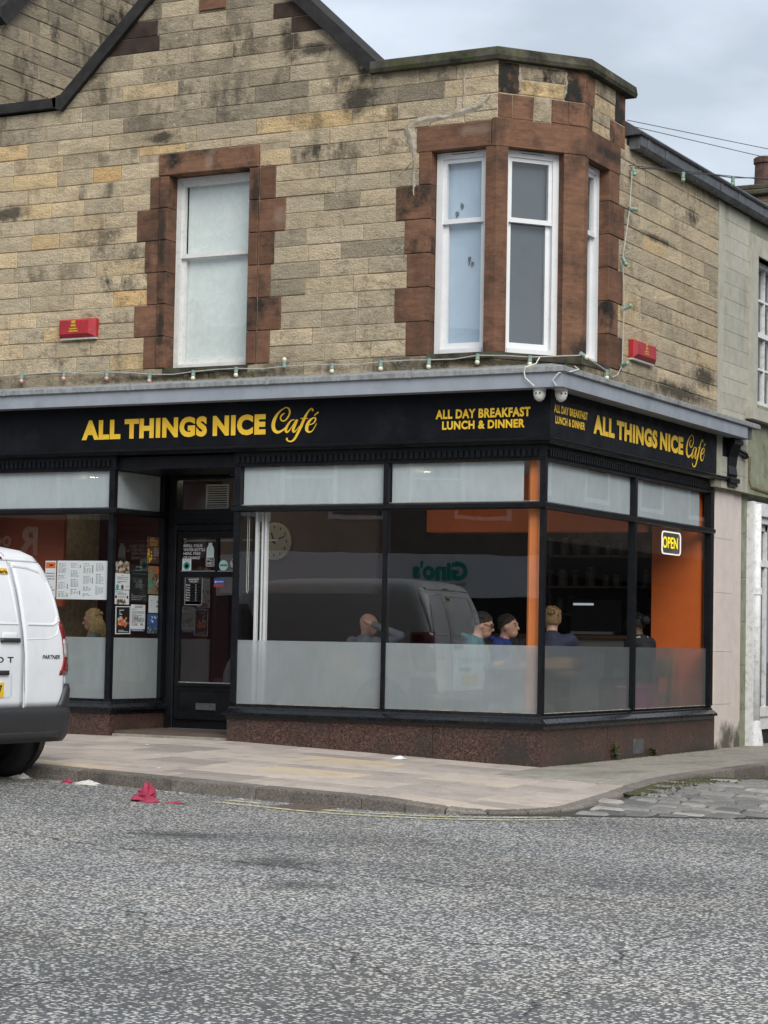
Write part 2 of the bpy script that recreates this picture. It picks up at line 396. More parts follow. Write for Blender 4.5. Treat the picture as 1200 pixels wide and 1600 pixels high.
def blindm(name, a, b, sc=6):
    t = NT(name)
    c = t.ramp(t.noise(sc, 6, .7, dist=1.2), (.35, a), (.68, b))
    t.bsdf(c, .7, spec=.3)
blindm('blind_white', (.72, .76, .76), (.86, .88, .88), 9); blindm('sky_reflection_blue', (.42, .53, .66), (.50, .61, .74), 1.6); blindm('blind_grey', (.085, .10, .115), (.105, .12, .135), 1.6)  # the blue one paints reflected sky onto a panel behind the bay glass

simple('orange', (.74, .155, .03), .55, .06, 5, .05, 40)
simple('orange_daylit', (.86, .25, .07), .45, .06, 5); simple('orange_shaded', (.26, .055, .018), .6, .12, 4); simple('maroon', (.055, .012, .022), .6, .15, 4); simple('taupe', (.13, .095, .09), .7, .1, 4); simple('ceiling', (.38, .36, .34), .8, .05, 4)  # column and left wall: the same orange with daylight and shade painted in
simple('floor_tile', (.10, .075, .06), .5, .2, 5); simple('dark_void', (.02, .02, .022), .8, .2, 5); simple('grey_panel', (.42, .42, .39), .7, .1, 5)
simple('steel', (.42, .42, .42), .3, .1, 12, metal=.8); simple('jar_a', (.30, .22, .12), .35, .3, 30); simple('jar_b', (.32, .33, .28), .35, .3, 30); simple('jar_c', (.13, .06, .04), .35, .3, 30)
simple('wood', (.22, .12, .06), .5, .25, 6, .1, 40, stretch=(1, 6, 6)); simple('cream', (.55, .53, .46), .6, .08, 10); simple('clock_face', (.44, .42, .36), .5, .05, 10); simple('ink', (.012, .012, .014), .6, .2, 10)
simple('white_sheet', (.78, .79, .82), .6, .03, 10); simple('teal_print', (.03, .36, .30), .6, .06, 10); simple('pale_aqua', (.58, .72, .68), .6, .05, 10); simple('blue_print', (.05, .12, .35), .6, .1, 10); simple('red_print', (.45, .05, .04), .6, .1, 10)
simple('alarm_red', (.40, .018, .028), .5, .14, 16, dirt=((.12, .03, .02), .7, 12), stretch=(1, 1, .4)); simple('alarm_text', (.5, .33, .03), .6, .2, 30)
simple('plastic_white', (.68, .67, .63), .4, .06, 20, dirt=((.2, .18, .14), .6, 40)); simple('cable', (.42, .42, .38), .6, .2, 30); simple('cable_dark', (.03, .03, .03), .6, .2, 30)
simple('lamp_holder', (.20, .29, .25), .5, .15, 30); simple('bulb_cream', (.72, .68, .48), .3, .1, 30); simple('bulb_pink', (.60, .36, .30), .35, .15, 30); simple('bulb_green', (.22, .34, .22), .35, .15, 30)

def emit(name, col, s):
    t = NT(name); t.out(t.n('Emission', {0: col, 1: s}).outputs[0])
emit('neon_yellow', (1, .75, .02), .8); emit('neon_white', (1, .97, .9), .6); emit('downlight', (1, .86, .62), 42.0); emit('screen', (.8, .9, 1), .25)

# ground
CRACKS = [(-2.2, -6.6, 1.5, -7.45, .020, .3), (1.5, -7.45, 4.6, -8.1, .021, .3), (2.6, -9.2, 4.2, -10.9, .013, .42), (3.6, -10.4, 3.0, -12.0, .013, .42), (4.5, -8.6, 4.9, -11.5, .012, .44)]
t = NT('asphalt')
P = t.pos()
wv = t.n('TexNoise', {'Vector': P, 'Scale': 30.0, 'Detail': 2.0}).outputs['Color']
pd = t.n('VectorMath', {0: P, 1: t.n('VectorMath', {0: wv, 1: (.012, .012, .0)}, operation='MULTIPLY').outputs[0]}, operation='ADD').outputs[0]
vo = t.n('TexVoronoi', {'Vector': pd, 'Scale': 52.0, 'Randomness': 1.0}); vc = t.n('SeparateColor', {0: vo.outputs['Color']})
dens = t.noise(1.1, 5, .65)
dens2 = t.noise(.33, 4, .6, sc=(.5, 1.3, 1))
thr = t.math('ADD', t.math('MULTIPLY', dens, 1.0), t.math('MULTIPLY', t.math('SUBTRACT', dens2, .22), .9))        # local share of exposed chips
chip = t.math('MULTIPLY', t.ramp(vo.outputs['Distance'], (.45, 1.0), (.50, 0.0)), t.ramp(t.math('SUBTRACT', t.math('ADD', vc.outputs[0], .0), t.math('SUBTRACT', 1.06, thr)), (0.0, 0.0), (.03, 1.0)))
base = t.ramp(t.noise(60, 3, .7), (.3, (.072, .072, .074)), (.7, (.12, .12, .121)))
base = t.mix(t.ramp(t.noise(.7, 5, .65), (.42, 0.0), (.7, .55)), base, (.07, .072, .078))
fine = t.n('TexVoronoi', {'Vector': P, 'Scale': 150.0}); fc = t.n('SeparateColor', {0: fine.outputs['Color']})
base = t.mix(t.ramp(fc.outputs[0], (.72, 0.0), (.8, .45)), base, (.27, .27, .26))
chipc = t.ramp(vc.outputs[1], (0, (.38, .367, .33)), (.5, (.54, .525, .485)), (1, (.70, .685, .645)))
col = t.mix(chip, base, chipc)
col = t.mix(.8, col, t.ramp(t.noise(.45, 5, .65, sc=(.45, 1, 1)), (.3, .70), (.5, 1.0), (.72, 1.18)), 'MULTIPLY')
col = t.mix(.35, col, t.ramp(t.noise(.8, 4, .6), (.4, (.95, .97, 1.0)), (.65, (1.08, 1.0, .88))), 'MULTIPLY')
ck = t.n('TexVoronoi', {'Vector': t.n('VectorMath', {0: P, 1: t.n('VectorMath', {0: t.n('TexNoise', {'Vector': P, 'Scale': 2.5, 'Detail': 4.0}).outputs['Color'], 1: (.5, .5, 0)}, operation='MULTIPLY').outputs[0]}, operation='ADD').outputs[0], 'Scale': .9}, feature='DISTANCE_TO_EDGE').outputs['Distance']
crack = t.math('MULTIPLY', t.ramp(ck, (0.0, 1.0), (.013, 0.0)), t.ramp(t.noise(.55, 3, .5), (.45, 0.0), (.6, .85)))
col = t.mix(crack, col, (.02, .02, .021))
sxyz = t.n('SeparateXYZ', {0: P})
wob = t.math('MULTIPLY', t.math('SUBTRACT', t.noise(1.1, 5, .65), .5), .5)
for (ax_, ay_, bx_, by_, wd_, lo_) in CRACKS:
    ln_ = math.hypot(bx_-ax_, by_-ay_); nx_, ny_ = -(by_-ay_)/ln_, (bx_-ax_)/ln_; tx_, ty_ = (bx_-ax_)/ln_, (by_-ay_)/ln_
    dd_ = t.math('ADD', t.math('ADD', t.math('MULTIPLY', sxyz.outputs[0], nx_), t.math('MULTIPLY', sxyz.outputs[1], ny_)), -(ax_*nx_+ay_*ny_))
    al_ = t.math('ADD', t.math('ADD', t.math('MULTIPLY', sxyz.outputs[0], tx_), t.math('MULTIPLY', sxyz.outputs[1], ty_)), -(ax_*tx_+ay_*ty_))
    on_ = t.math('MULTIPLY', t.ramp(t.math('DIVIDE', al_, ln_), (0.0, 0.0), (.02, 1.0), (.98, 1.0), (1.0, 0.0)), t.ramp(t.noise(1.7, 4, .6), (lo_, .15), (lo_+.12, .85)))
    col = t.mix(t.math('MULTIPLY', t.ramp(t.math('ABSOLUTE', t.math('ADD', dd_, wob)), (wd_*.4, 1.0), (wd_, 0.0)), on_), col, (.022, .022, .023))
stain = blob(t, [(1.6,-7.4,0,.35,.35,1), (2.3,-8.3,0,.25,.3,1), (0.2,-6.2,0,.5,.3,1)])
col = t.mix(t.math('MULTIPLY', stain, .6), col, (.035, .035, .036))
hh = t.math('ADD', t.math('MULTIPLY', chip, .6), t.math('ADD', t.math('MULTIPLY', t.noise(90, 3, .6), .5), t.math('MULTIPLY', crack, -2.0)))
t.bsdf(col, t.ramp(chip, (0, .82), (1, .55)), t.bump(hh, .5, .006), spec=.35)

def attr_stone(name, stops, rough, bsc, bst, sc=40, dirtc=(.05, .05, .045), dirt=.4, sp_=.3, gr=(.75, 1.2)):
    t = NT(name)
    at = t.n('Attribute', attribute_name='tint'); sp = t.n('SeparateColor', {0: at.outputs['Color']})
    c = t.ramp(sp.outputs[0], *stops)
    c = t.mix(.6 if gr[0] > .7 else 1.0, c, t.ramp(t.noise(sc, 4, .7), (.3, gr[0]), (.7, gr[1])), 'MULTIPLY')
    c = t.mix(.5, c, t.ramp(t.noise(3, 4, .6), (.3, .75), (.7, 1.15)), 'MULTIPLY')
    c = t.mix(t.ramp(t.noise(5, 5, .65), (.52, 0.0), (.75, dirt)), c, dirtc)
    c = t.mix(t.ramp(t.noise(130, 2, .6), (.62, 0.0), (.7, .3)), c, (.08, .075, .07))
    t.bsdf(c, rough, t.bump(t.noise(bsc, 4, .6), bst, .006), spec=sp_)
attr_stone('paving', ((0, (.30, .26, .235)), (.35, (.395, .34, .30)), (.7, (.48, .415, .36)), (.9, (.52, .43, .315)), (1, (.54, .43, .28))), .75, 90, .25, 55, (.19, .155, .13), .55)
attr_stone('kerbstone', ((0, (.135, .118, .103)), (1, (.215, .19, .168))), .85, 60, .9, 75, (.05, .045, .038), .65, .3, (.45, 1.7))
attr_stone('sett', ((0, (.11, .107, .10)), (.4, (.205, .197, .185)), (.75, (.31, .295, .27)), (1, (.50, .46, .41))), .5, 40, .5, 45, (.05, .05, .045), .4, .5)
simple('concrete_pavement', (.29, .27, .23), .92, .22, 14, .6, 70, spec=.2, dirt=((.12, .11, .075), .75, 1.8))
simple('grout', (.05, .047, .036), .95, .3, 30, .5, 60, dirt=((.05, .06, .02), .7, 5))
simple('joint', (.085, .072, .06), .95, .3, 20)
t = NT('road_paint')
c = t.ramp(t.noise(25, 4, .6), (.3, (.50, .445, .25)), (.7, (.62, .57, .38)))
a = t.ramp(t.noise(16, 6, .75), (.51, 0.0), (.58, 1.0))
b = t.n('BsdfPrincipled', {'Base Color': c, 'Roughness': .7}).outputs[0]
t.out(t.n('MixShader', {0: a, 1: b, 2: t.n('BsdfTransparent').outputs[0]}).outputs[0])
simple('gully_iron', (.15, .115, .095), .7, .3, 20, .4, 60); simple('gully_pit', (.008, .008, .008), .9, .2, 10)
simple('tissue_pink', (.33, .035, .075), .85, .25, 20, .3, 50); simple('tissue_white', (.62, .60, .56), .85, .15, 30, .3, 60); simple('leaf_brown', (.22, .10, .05), .8, .3, 30)
simple('moss', (.05, .052, .018), .95, .5, 22, .6, 70, dirt=((.10, .085, .05), .8, 9)); simple('leaf', (.06, .085, .02), .6, .3, 20); simple('leaf_red', (.17, .06, .02), .6, .3, 20)

# van
t = NT('van_white')
c = t.ramp(t.noise(3, 4, .6), (.3, (.67, .69, .715)), (.7, (.73, .75, .77)))
c = t.mix(t.ramp(t.noise(9, 6, .75, sc=(1, 1, .45)), (.55, 0.0), (.78, .35)), c, (.48, .47, .44))
t.bsdf(c, .32, spec=.5, coat=.25)
simple('van_black', (.022, .023, .025), .5, .15, 20, .12, 120); simple('van_seam', (.16, .16, .165), .6, .1, 10); simple('tyre', (.016, .016, .017), .75, .2, 20, .2, 40); simple('rim', (.30, .30, .31), .35, .15, 10, metal=.7)
simple('lens_red', (.17, .008, .010), .18, .2, 20, coat=.8); simple('lens_grey', (.30, .27, .27), .2, .2, 30, coat=.8); simple('plate_yellow', (.72, .46, .02), .5, .05, 10); simple('cab_glass', (.012, .014, .016), .05, .2, 5)

# people
simple('skin', (.50, .27, .19), .55, .08, 20); simple('skin_dark', (.14, .065, .035), .5, .1, 20)
for nm, c in (('hair_dark', (.018, .012, .01)), ('hair_black', (.008, .007, .007)), ('hair_sandy', (.22, .13, .06)), ('hair_blond', (.36, .24, .11)), ('hair_grey', (.38, .33, .29)),
              ('cloth_teal', (.012, .10, .12)), ('cloth_blue', (.012, .03, .16)), ('cloth_navy', (.018, .022, .045)), ('cloth_slate', (.09, .10, .125)), ('cloth_black', (.014, .014, .016)), ('cloth_jean', (.03, .045, .09)), ('cloth_olive', (.12, .14, .11)), ('cloth_white', (.65, .65, .65)), ('cloth_pink', (.5, .05, .2))):
    simple(nm, c, .8, .25, 40 if nm[0] == 'h' else 12, .2, 80)

# ================================================================== ground
def gz(x): return -.037+.035*min(max(-x, 0), 3.3)
def drop(x, y): return .08*min(max((x-.2)/.8, 0), 1)*min(max((-y-.9)/1.3, 0), 1)
def pavz(x, y): return gz(x)+.1+.02*(min(max(y, -3.6), 0)+3.5)-drop(x, y)
def settz(x, y): return gz(x)+.13*min(max((y+3.15-.62*(x-1.5))/2.2, 0), 1)*(1-.62*min(max((y-.2)/1.2, 0), 1))-.028
def struct(o): o['kind'] = 'structure'; return o
m = MB(); xs = (-150, -3.3, 0, 150); ys = (-150, -20, 0, 150)
m.add([(x, y, gz(x)) for y in ys for x in xs], [(j*4+i, j*4+i+1, j*4+i+5, j*4+i+4) for j in range(3) for i in range(3)])
struct(m.build('road', 'asphalt'))

KX, KY, KR = .45, -2.53, .97                       # kerb corner centre and radius
arc = [(KX+KR*math.sin(a), KY-KR*math.cos(a)) for a in [R(9*i) for i in range(11)]]
edge = [(-12, -3.5), (-8, -3.5), (-3.3, -3.5), (-1.5, -3.5), (0, -3.5)]+arc+[(1.42, -1), (1.42, 0), (1.42, 6), (1.42, 16)]
inner = [(-12, .3), (-8, .3), (-3.3, .3), (-1.5, .3), (0, .3)]+[(0, .3)]*11+[(0, .3), (0, .3), (0, 6), (0, 16)]
m = MB(); vs = []
for (a, b) in zip(edge, inner):
    for k in range(13):
        x = b[0]+(a[0]-b[0])*k/12; y = b[1]+(a[1]-b[1])*k/12; vs.append((x, y, pavz(x, y)-.012))
vs += [(a[0], a[1], gz(a[0])-.1) for a in edge]; n5 = len(edge)
fs = [(i*13+k, i*13+k+1, i*13+k+14, i*13+k+13) for i in range(n5-1) for k in range(12)]+[(i*13+12, n5*13+i, n5*13+i+1, i*13+25) for i in range(n5-1)]
m.add(vs, fs); pavement = struct(m.build('pavement', 'joint'))
m = MB(); vs = []
cy = [-1.0, -.5, 0, 4, 8, 16]
for y in cy:
    for k in range(4):
        x = -.02+(1.302+.02)*k/3; yq = y-(.25*k/3 if y < 0 else 0); vs.append((x, yq, pavz(x, yq)-.001))
m.add(vs, [(j*4+k, j*4+k+1, j*4+k+5, j*4+k+4) for j in range(5) for k in range(3)])
m.build('concrete_surface', 'concrete_pavement', pavement)

def slab(name, mat, parent, poly, zf, th, bev, t, jz=0):
    """one paving piece: sides, a worn edge, a top"""
    m = MB(); m.cur = t; n = len(poly); cx = sum(p[0] for p in poly)/n; cy_ = sum(p[1] for p in poly)/n
    vs = []
    for (dz, ins) in ((-th, 0), (-bev, 0), (0, bev)):
        for p in poly:
            dx, dy = cx-p[0], cy_-p[1]; l = math.hypot(dx, dy) or 1
            x, y = p[0]+dx/l*ins*1.4, p[1]+dy/l*ins*1.4; vs.append((x, y, zf(x, y)+dz+jz))
    fs = [tuple(range(2*n, 3*n))]
    for i in range(n):
        j = (i+1) % n; fs += [(i, j, n+j, n+i), (n+i, n+j, 2*n+j, 2*n+i)]
    m.add(vs, fs)
    return m if name is None else m.build(name, mat, parent)

def clip(poly, lines):
    for (px, py, nx, ny) in lines:                       # keep the side the normal points to
        out_ = []
        for i in range(len(poly)):
            a, b = poly[i-1], poly[i]; da = (a[0]-px)*nx+(a[1]-py)*ny; db = (b[0]-px)*nx+(b[1]-py)*ny
            if (da >= 0) != (db >= 0):
                t_ = da/(da-db); out_.append((a[0]+(b[0]-a[0])*t_, a[1]+(b[1]-a[1])*t_))
            if db >= 0: out_.append(b)
        poly = out_
        if len(poly) < 3: return []
    return poly
ARCL = []
for i in range(9):
    an = R(5+10*i); ARCL.append((KX+(KR-.118)*math.sin(an), KY-(KR-.118)*math.cos(an), -math.sin(an), math.cos(an)))
y = -3.382; rp = random.Random(3)
while y < -.03:
    y1 = min(y+rp.choice((.30, .38, .45)), -.03)
    if -.03-y1 < .12: y1 = -.03
    x = -7.4+rp.random()*.5
    while x < 1.302:
        x1 = min(x+rp.uniform(.45, .95), 1.302); g = .0035
        if 1.302-x1 < .15: x1 = 1.302
        r = rp.random(); tr = min(1, max(0, rp.gauss(.45, .22))) if r > .05 else rp.uniform(.8, .95); jz = rp.uniform(-.0025, .0025)
        for lo, hi, ex in ((x, min(x1, 0), []), (max(x, 0), x1, [(0, -1.0, -.19, -1)])):
            if hi-lo < .02: continue
            pl_ = clip([(lo+g*(lo == x), y+g), (hi-g*(hi == x1), y+g), (hi-g*(hi == x1), y1-g), (lo+g*(lo == x), y1-g)], ex+(ARCL if hi > KX else []))
            if len(pl_) >= 3 and (max(p[0] for p in pl_)-min(p[0] for p in pl_)) > .03 and (max(p[1] for p in pl_)-min(p[1] for p in pl_)) > .03:
                if x < 0 < x1 and y1 > -1.0 and lo == 0: pass
                slab('paving_slab', 'paving', pavement, pl_, pavz, .04, .0035, (tr, 1, 0, 1), jz)
        x = x1
    y = y1

# kerb stones
def kerb(poly, t): slab('kerb_stone', 'kerbstone', pavement, poly, lambda x, y: pavz(x, y)+.002, .24, .013, (t, 1, 0, 1))
kx = [-9.3, -8.4, -7.6, -6.75, -5.9, -5.05, -4.2, -3.4, -2.55, -1.65, -.86, .08, .45]
for a, b in zip(kx, kx[1:]): kerb([(a+.004, -3.555), (b-.004, -3.555), (b-.004, -3.385), (a+.004, -3.385)], rnd.random())
for i in range(0, 10, 2):
    a = R(9*i+.4); b = R(9*(i+2)-.4); mid = (a+b)/2
    pt = lambda an, r: (KX+r*math.sin(an), KY-r*math.cos(an))
    kerb([pt(a, KR+.055), pt(mid, KR+.055), pt(b, KR+.055), pt(b, KR-.115), pt(mid, KR-.115), pt(a, KR-.115)], rnd.random())
yy = -2.52
while yy < 12: kerb([(1.305, yy+.004), (1.475, yy+.004), (1.475, yy+.89), (1.305, yy+.89)], rnd.random()*.8); yy += .9

# setts of the side lane
def setty(x): return -3.15+.62*(x-1.5)
m = MB(); vs = []
sx = (.9, 1.5, 2.5, 3.5, 5, 7.5)
for x in sx:
    for k in range(9):
        yb = setty(x); y = yb+(16-yb)*(k/8)**2.2; vs.append((x, y, max(settz(x, y), gz(x))+.004))
m.add(vs, [(i*9+k, i*9+9+k, i*9+10+k, i*9+k+1) for i in range(5) for k in range(8)])
lane = struct(m.build('cobbled_lane', 'grout'))
rs = random.Random(11); stuffm = MB(); nsett = 0; yy = -3.5; row = 0
while yy < 13:
    hgt = rs.uniform(.125, .155); x = .95+rs.random()*.2
    while x < 7.3:
        ln = rs.uniform(.17, .31); x1 = x+ln; cx_ = x+ln/2
        out_ok = (cx_ > 1.52 if yy > KY else math.hypot(cx_-KX, yy+hgt/2-KY) > KR+.14 and cx_ > .9)
        if out_ok and yy > setty(cx_)-.02 + (.1*rs.random()):
            g = .011; j = lambda: rs.uniform(-.012, .012)
            poly = [(x+g+j(), yy+g+j()), (x1-g+j(), yy+g+j()), (x1-g+j(), yy+hgt-g+j()), (x+g+j(), yy+hgt-g+j())]
            r = rs.random(); tn = (min(1, max(0, rs.gauss(.38, .22))) if r > .05 else rs.uniform(.9, 1), 1, 0, 1)
            jz = rs.uniform(.022, .044)
            if cx_ < 2.95-.321*(yy+2.2) and yy < 3 and nsett < 300:
                slab('sett', 'sett', lane, poly, settz, .07, .019, tn, jz); nsett += 1
            else:
                q = slab(None, None, None, poly, settz, .05, .019, tn, jz); stuffm.cur = tn
                stuffm.add(q.v, q.f)
        x = x1
    yy += hgt; row += 1
stuffm.build('sett_field', 'sett', lane, kind='stuff')

# worn double yellow lines
m = MB()
for off in (.28, .50):
    pts = [(-.95+.05*i, -3.555-off) for i in range(int(1.40/.05)+1)] if False else []
    n = 18
    pts = [(-.95+1.4*i/n, -3.555-off) for i in range(n+1)]+[(KX+(KR+.055+off)*math.sin(R(5*i)), KY-(KR+.055+off)*math.cos(R(5*i))) for i in range(1, 12)]
    vs = []
    for i, p in enumerate(pts):
        a = pts[max(0, i-1)]; b = pts[min(len(pts)-1, i+1)]; dx, dy = b[0]-a[0], b[1]-a[1]; l = math.hypot(dx, dy); nx, ny = -dy/l*.038, dx/l*.038
        for s in (1, -1): vs.append((p[0]+nx*s, p[1]+ny*s, settz(p[0], p[1])+.008 if p[1] > setty(p[0])-.05 and p[0] > .9 else gz(p[0])+.005))
    m.add(vs, [(2*i, 2*i+1, 2*i+3, 2*i+2) for i in range(len(pts)-1) if not (off < .4 and -.70 < pts[i][0] < -.10)])
struct(m.build('road_marking', 'road_paint'))

g = thing('road_gully', 'rusty iron road gully grate with slanting bars below the kerb', 'drain grate', (-.37, -3.66, 0))
zg = gz(-.37)
part(g, 'pit', 'gully_pit', (-.60, -.14, -3.98, -3.575, zg-.02, zg+.004))
part(g, 'frame', 'gully_iron', (-.625, -.60, -4.0, -3.56, zg-.02, zg+.006), (-.14, -.115, -4.0, -3.56, zg-.02, zg+.006), (-.60, -.14, -4.0, -3.98, zg-.02, zg+.006), (-.60, -.14, -3.575, -3.56, zg-.02, zg+.006))
for i in range(10):
    x = -.60+i*.056-.13
    MB().prism(clip([(x, -3.98), (x+.028, -3.98), (x+.158, -3.575), (x+.13, -3.575)], [(-.60, 0, 1, 0), (-.14, 0, -1, 0)]), (0, 0, zg+.0035), (1, 0, 0), (0, 1, 0), (0, 0, 1), .002).build('bar', 'gully_iron', g) if i < 10 else None

# ================================================================== cafe building
bld = thing('cafe_building', 'buff sandstone corner building with gable, canted bay and black cafe shopfront', 'building', (-2.5, 2, 0))
class FR:
    def __init__(s, O, u):
        s.O = Vector(O); s.u = Vector(u).normalized(); s.n = Vector((s.u.y, -s.u.x, 0))
    def p(s, a, z, d=0): return s.O+s.u*a+s.n*d+Vector((0, 0, z))
F = FR((0, -.1, 0), (1, 0, 0)); S = FR((.1, 0, 0), (0, 1, 0)); CH = FR((-.48, -.1, 0), (.58, .71, 0)); CL = .917
SF = FR((0, 0, 0), (1, 0, 0)); SS = FR((0, 0, 0), (0, 1, 0))
def obox(m, fr, a0, a1, z0, z1, d0, d1):
    v = [fr.p(a, z, d) for d in (d0, d1) for z in (z0, z1) for a in (a0, a1)]
    return m.add(v, [(0,1,3,2),(4,6,7,5),(0,4,5,1),(1,5,7,3),(3,7,6,2),(2,6,4,0)])
def fpart(fr, parent, name, mat, *bx, **k):
    m = MB()
    for b in bx: obox(m, fr, *b)
    return m.build(name, mat, parent, **k)
def sweep(path, prof, m=None, caps=True):
    m = m or MB(); N = []; pts = [Vector((p[0], p[1])) for p in path]
    for i in range(len(pts)):
        ns = []
        for a, b in ((i-1, i), (i, i+1)):
            if a >= 0 and b < len(pts):
                d = (pts[b]-pts[a]).normalized(); ns.append(Vector((d.y, -d.x)))
        N.append(ns[0] if len(ns) == 1 else (ns[0]+ns[1])/(1+ns[0].dot(ns[1])))
    k = len(prof); vs = []
    for p, n in zip(pts, N):
        for (o, z) in prof: vs.append((p.x+n.x*o, p.y+n.y*o, z))
    fs = [(i*k+j, i*k+(j+1) % k, (i+1)*k+(j+1) % k, (i+1)*k+j) for i in range(len(pts)-1) for j in range(k)]
    if caps: fs += [tuple(range(k))[::-1], tuple((len(pts)-1)*k+j for j in range(k))]
    m.add(vs, fs); return m

# --- wall cores (the mortar bed the stones sit in)
GL, GRt = -5.46, -1.789
def gx(z): return (z-6.69)/.935                      # inner gable line offset
fpart(F, bld, 'front_wall', 'mortar', (-9, -4.16, 3.745, 5.90, -.35, -.008), (-3.10, -1.20, 3.745, 5.90, -.35, -.008), (-4.16, -3.10, 3.745, 3.92, -.35, -.008),
      (-1.20, -.57, 3.745, 3.93, -.35, -.008), (-.57, -.49, 3.745, 5.86, -.35, -.008), (-9, -.49, 5.90, 6.68, -.35, -.008))
MB().prism([(GL, 6.68), (GRt, 6.68), (-3.62, 8.42)], (0, -.092, 0), (1, 0, 0), (0, 0, 1), (0, 1, 0), .34).build('gable_wall', 'mortar', bld)
fpart(CH, bld, 'bay_wall', 'mortar', (0, .095, 3.745, 5.88, -.3, -.008), (.72, CL, 3.745, 5.88, -.3, -.008), (.095, .72, 3.745, 3.92, -.3, -.008), (0, CL, 5.88, 6.66, -.3, -.008))
fpart(S, bld, 'side_wall', 'mortar', (.62, .68, 3.745, 5.87, -.35, -.008), (1.29, 4.44, 3.745, 5.87, -.35, -.008), (1.65, 4.44, 5.87, 6.25, -.35, -.008), (.68, 1.29, 3.745, 3.91, -.35, -.008), (.62, 1.65, 5.87, 6.66, -.35, -.008))

# --- stones
STN = []            # (MB, visible size)
def stone(fr, z0, z1, b0, b1, t0=None, t1=None, proud=0.0, tint=None, mat='stone', rough=True, gap=.0032, inset=.006):
    t0 = b0 if t0 is None else t0; t1 = b1 if t1 is None else t1
    m = MB(); j = (lambda s: rnd.uniform(-s, s)) if rough else (lambda s: 0)
    m.cur = tint or (min(1, max(0, rnd.gauss(.48, .14))) if rnd.random() > .06 else rnd.uniform(.8, 1), rnd.uniform(.86, 1.12), max(0, rnd.gauss(.1, .35)), 1)
    A = [(b0+gap, z0+gap), (b1-gap, z0+gap), (t1-gap, z1-gap), (t0+gap, z1-gap)]
    A = [(a+j(.003), z+j(.003)) for a, z in A]
    cx = sum(a for a, z in A)/4; cz = sum(z for a, z in A)/4
    sgn = lambda q: (q > 0)-(q < 0)
    B = [(a+sgn(cx-a)*inset, z+sgn(cz-z)*inset) for a, z in A]
    pj = j(.004); proud += pj
    vs = [fr.p(a, z, -.013) for a, z in A]+[fr.p(a, z, proud-.005+j(.002)) for a, z in A]+[fr.p(a, z, proud+j(.003)) for a, z in B]+[fr.p(cx+j(.05)*(b1-b0), cz, proud+.003+j(.006) if rough else proud)]
    fs = []
    for i in range(4):
        k = (i+1) % 4; fs += [(i, k, 4+k, 4+i), (4+i, 4+k, 8+k, 8+i), (8+i, 8+k, 12)]
    m.add(vs, fs); m.mat = mat; m.area = (b1-b0)*(z1-z0)*(.88 if fr is F else .5)
    if fr is F and (cx < -6.25 or cz > 7.7): m.area *= .05
    STN.append(m); return m
def course(fr, z0, z1, a0, a1, excl=(), lmin=.32, lmax=.70, tints=None):
    segs = [(a0, a1)]
    for (e0, e1) in excl:
        ns = []
        for s0, s1 in segs:
            if e1 <= s0 or e0 >= s1: ns.append((s0, s1))
            else:
                if e0-s0 > .03: ns.append((s0, e0))
                if s1-e1 > .03: ns.append((e1, s1))
        segs = ns
    for s0, s1 in segs:
        x = s0
        while x < s1-.001:
            l = rnd.uniform(lmin, lmax)
            if s1-x-l < lmin*.8: l = s1-x if s1-x < lmax*1.1 else (s1-x)/2
            yield x, x+l; x += l
JL = [-4.37, -4.49, -4.345, -4.38, -4.485, -4.335]; JR = [-2.895, -2.775, -2.90, -2.865, -2.745, -2.865]
BJ = [-1.40, -1.525, -1.40, -1.43, -1.53, -1.29]
H = .1621; Zc = 3.93
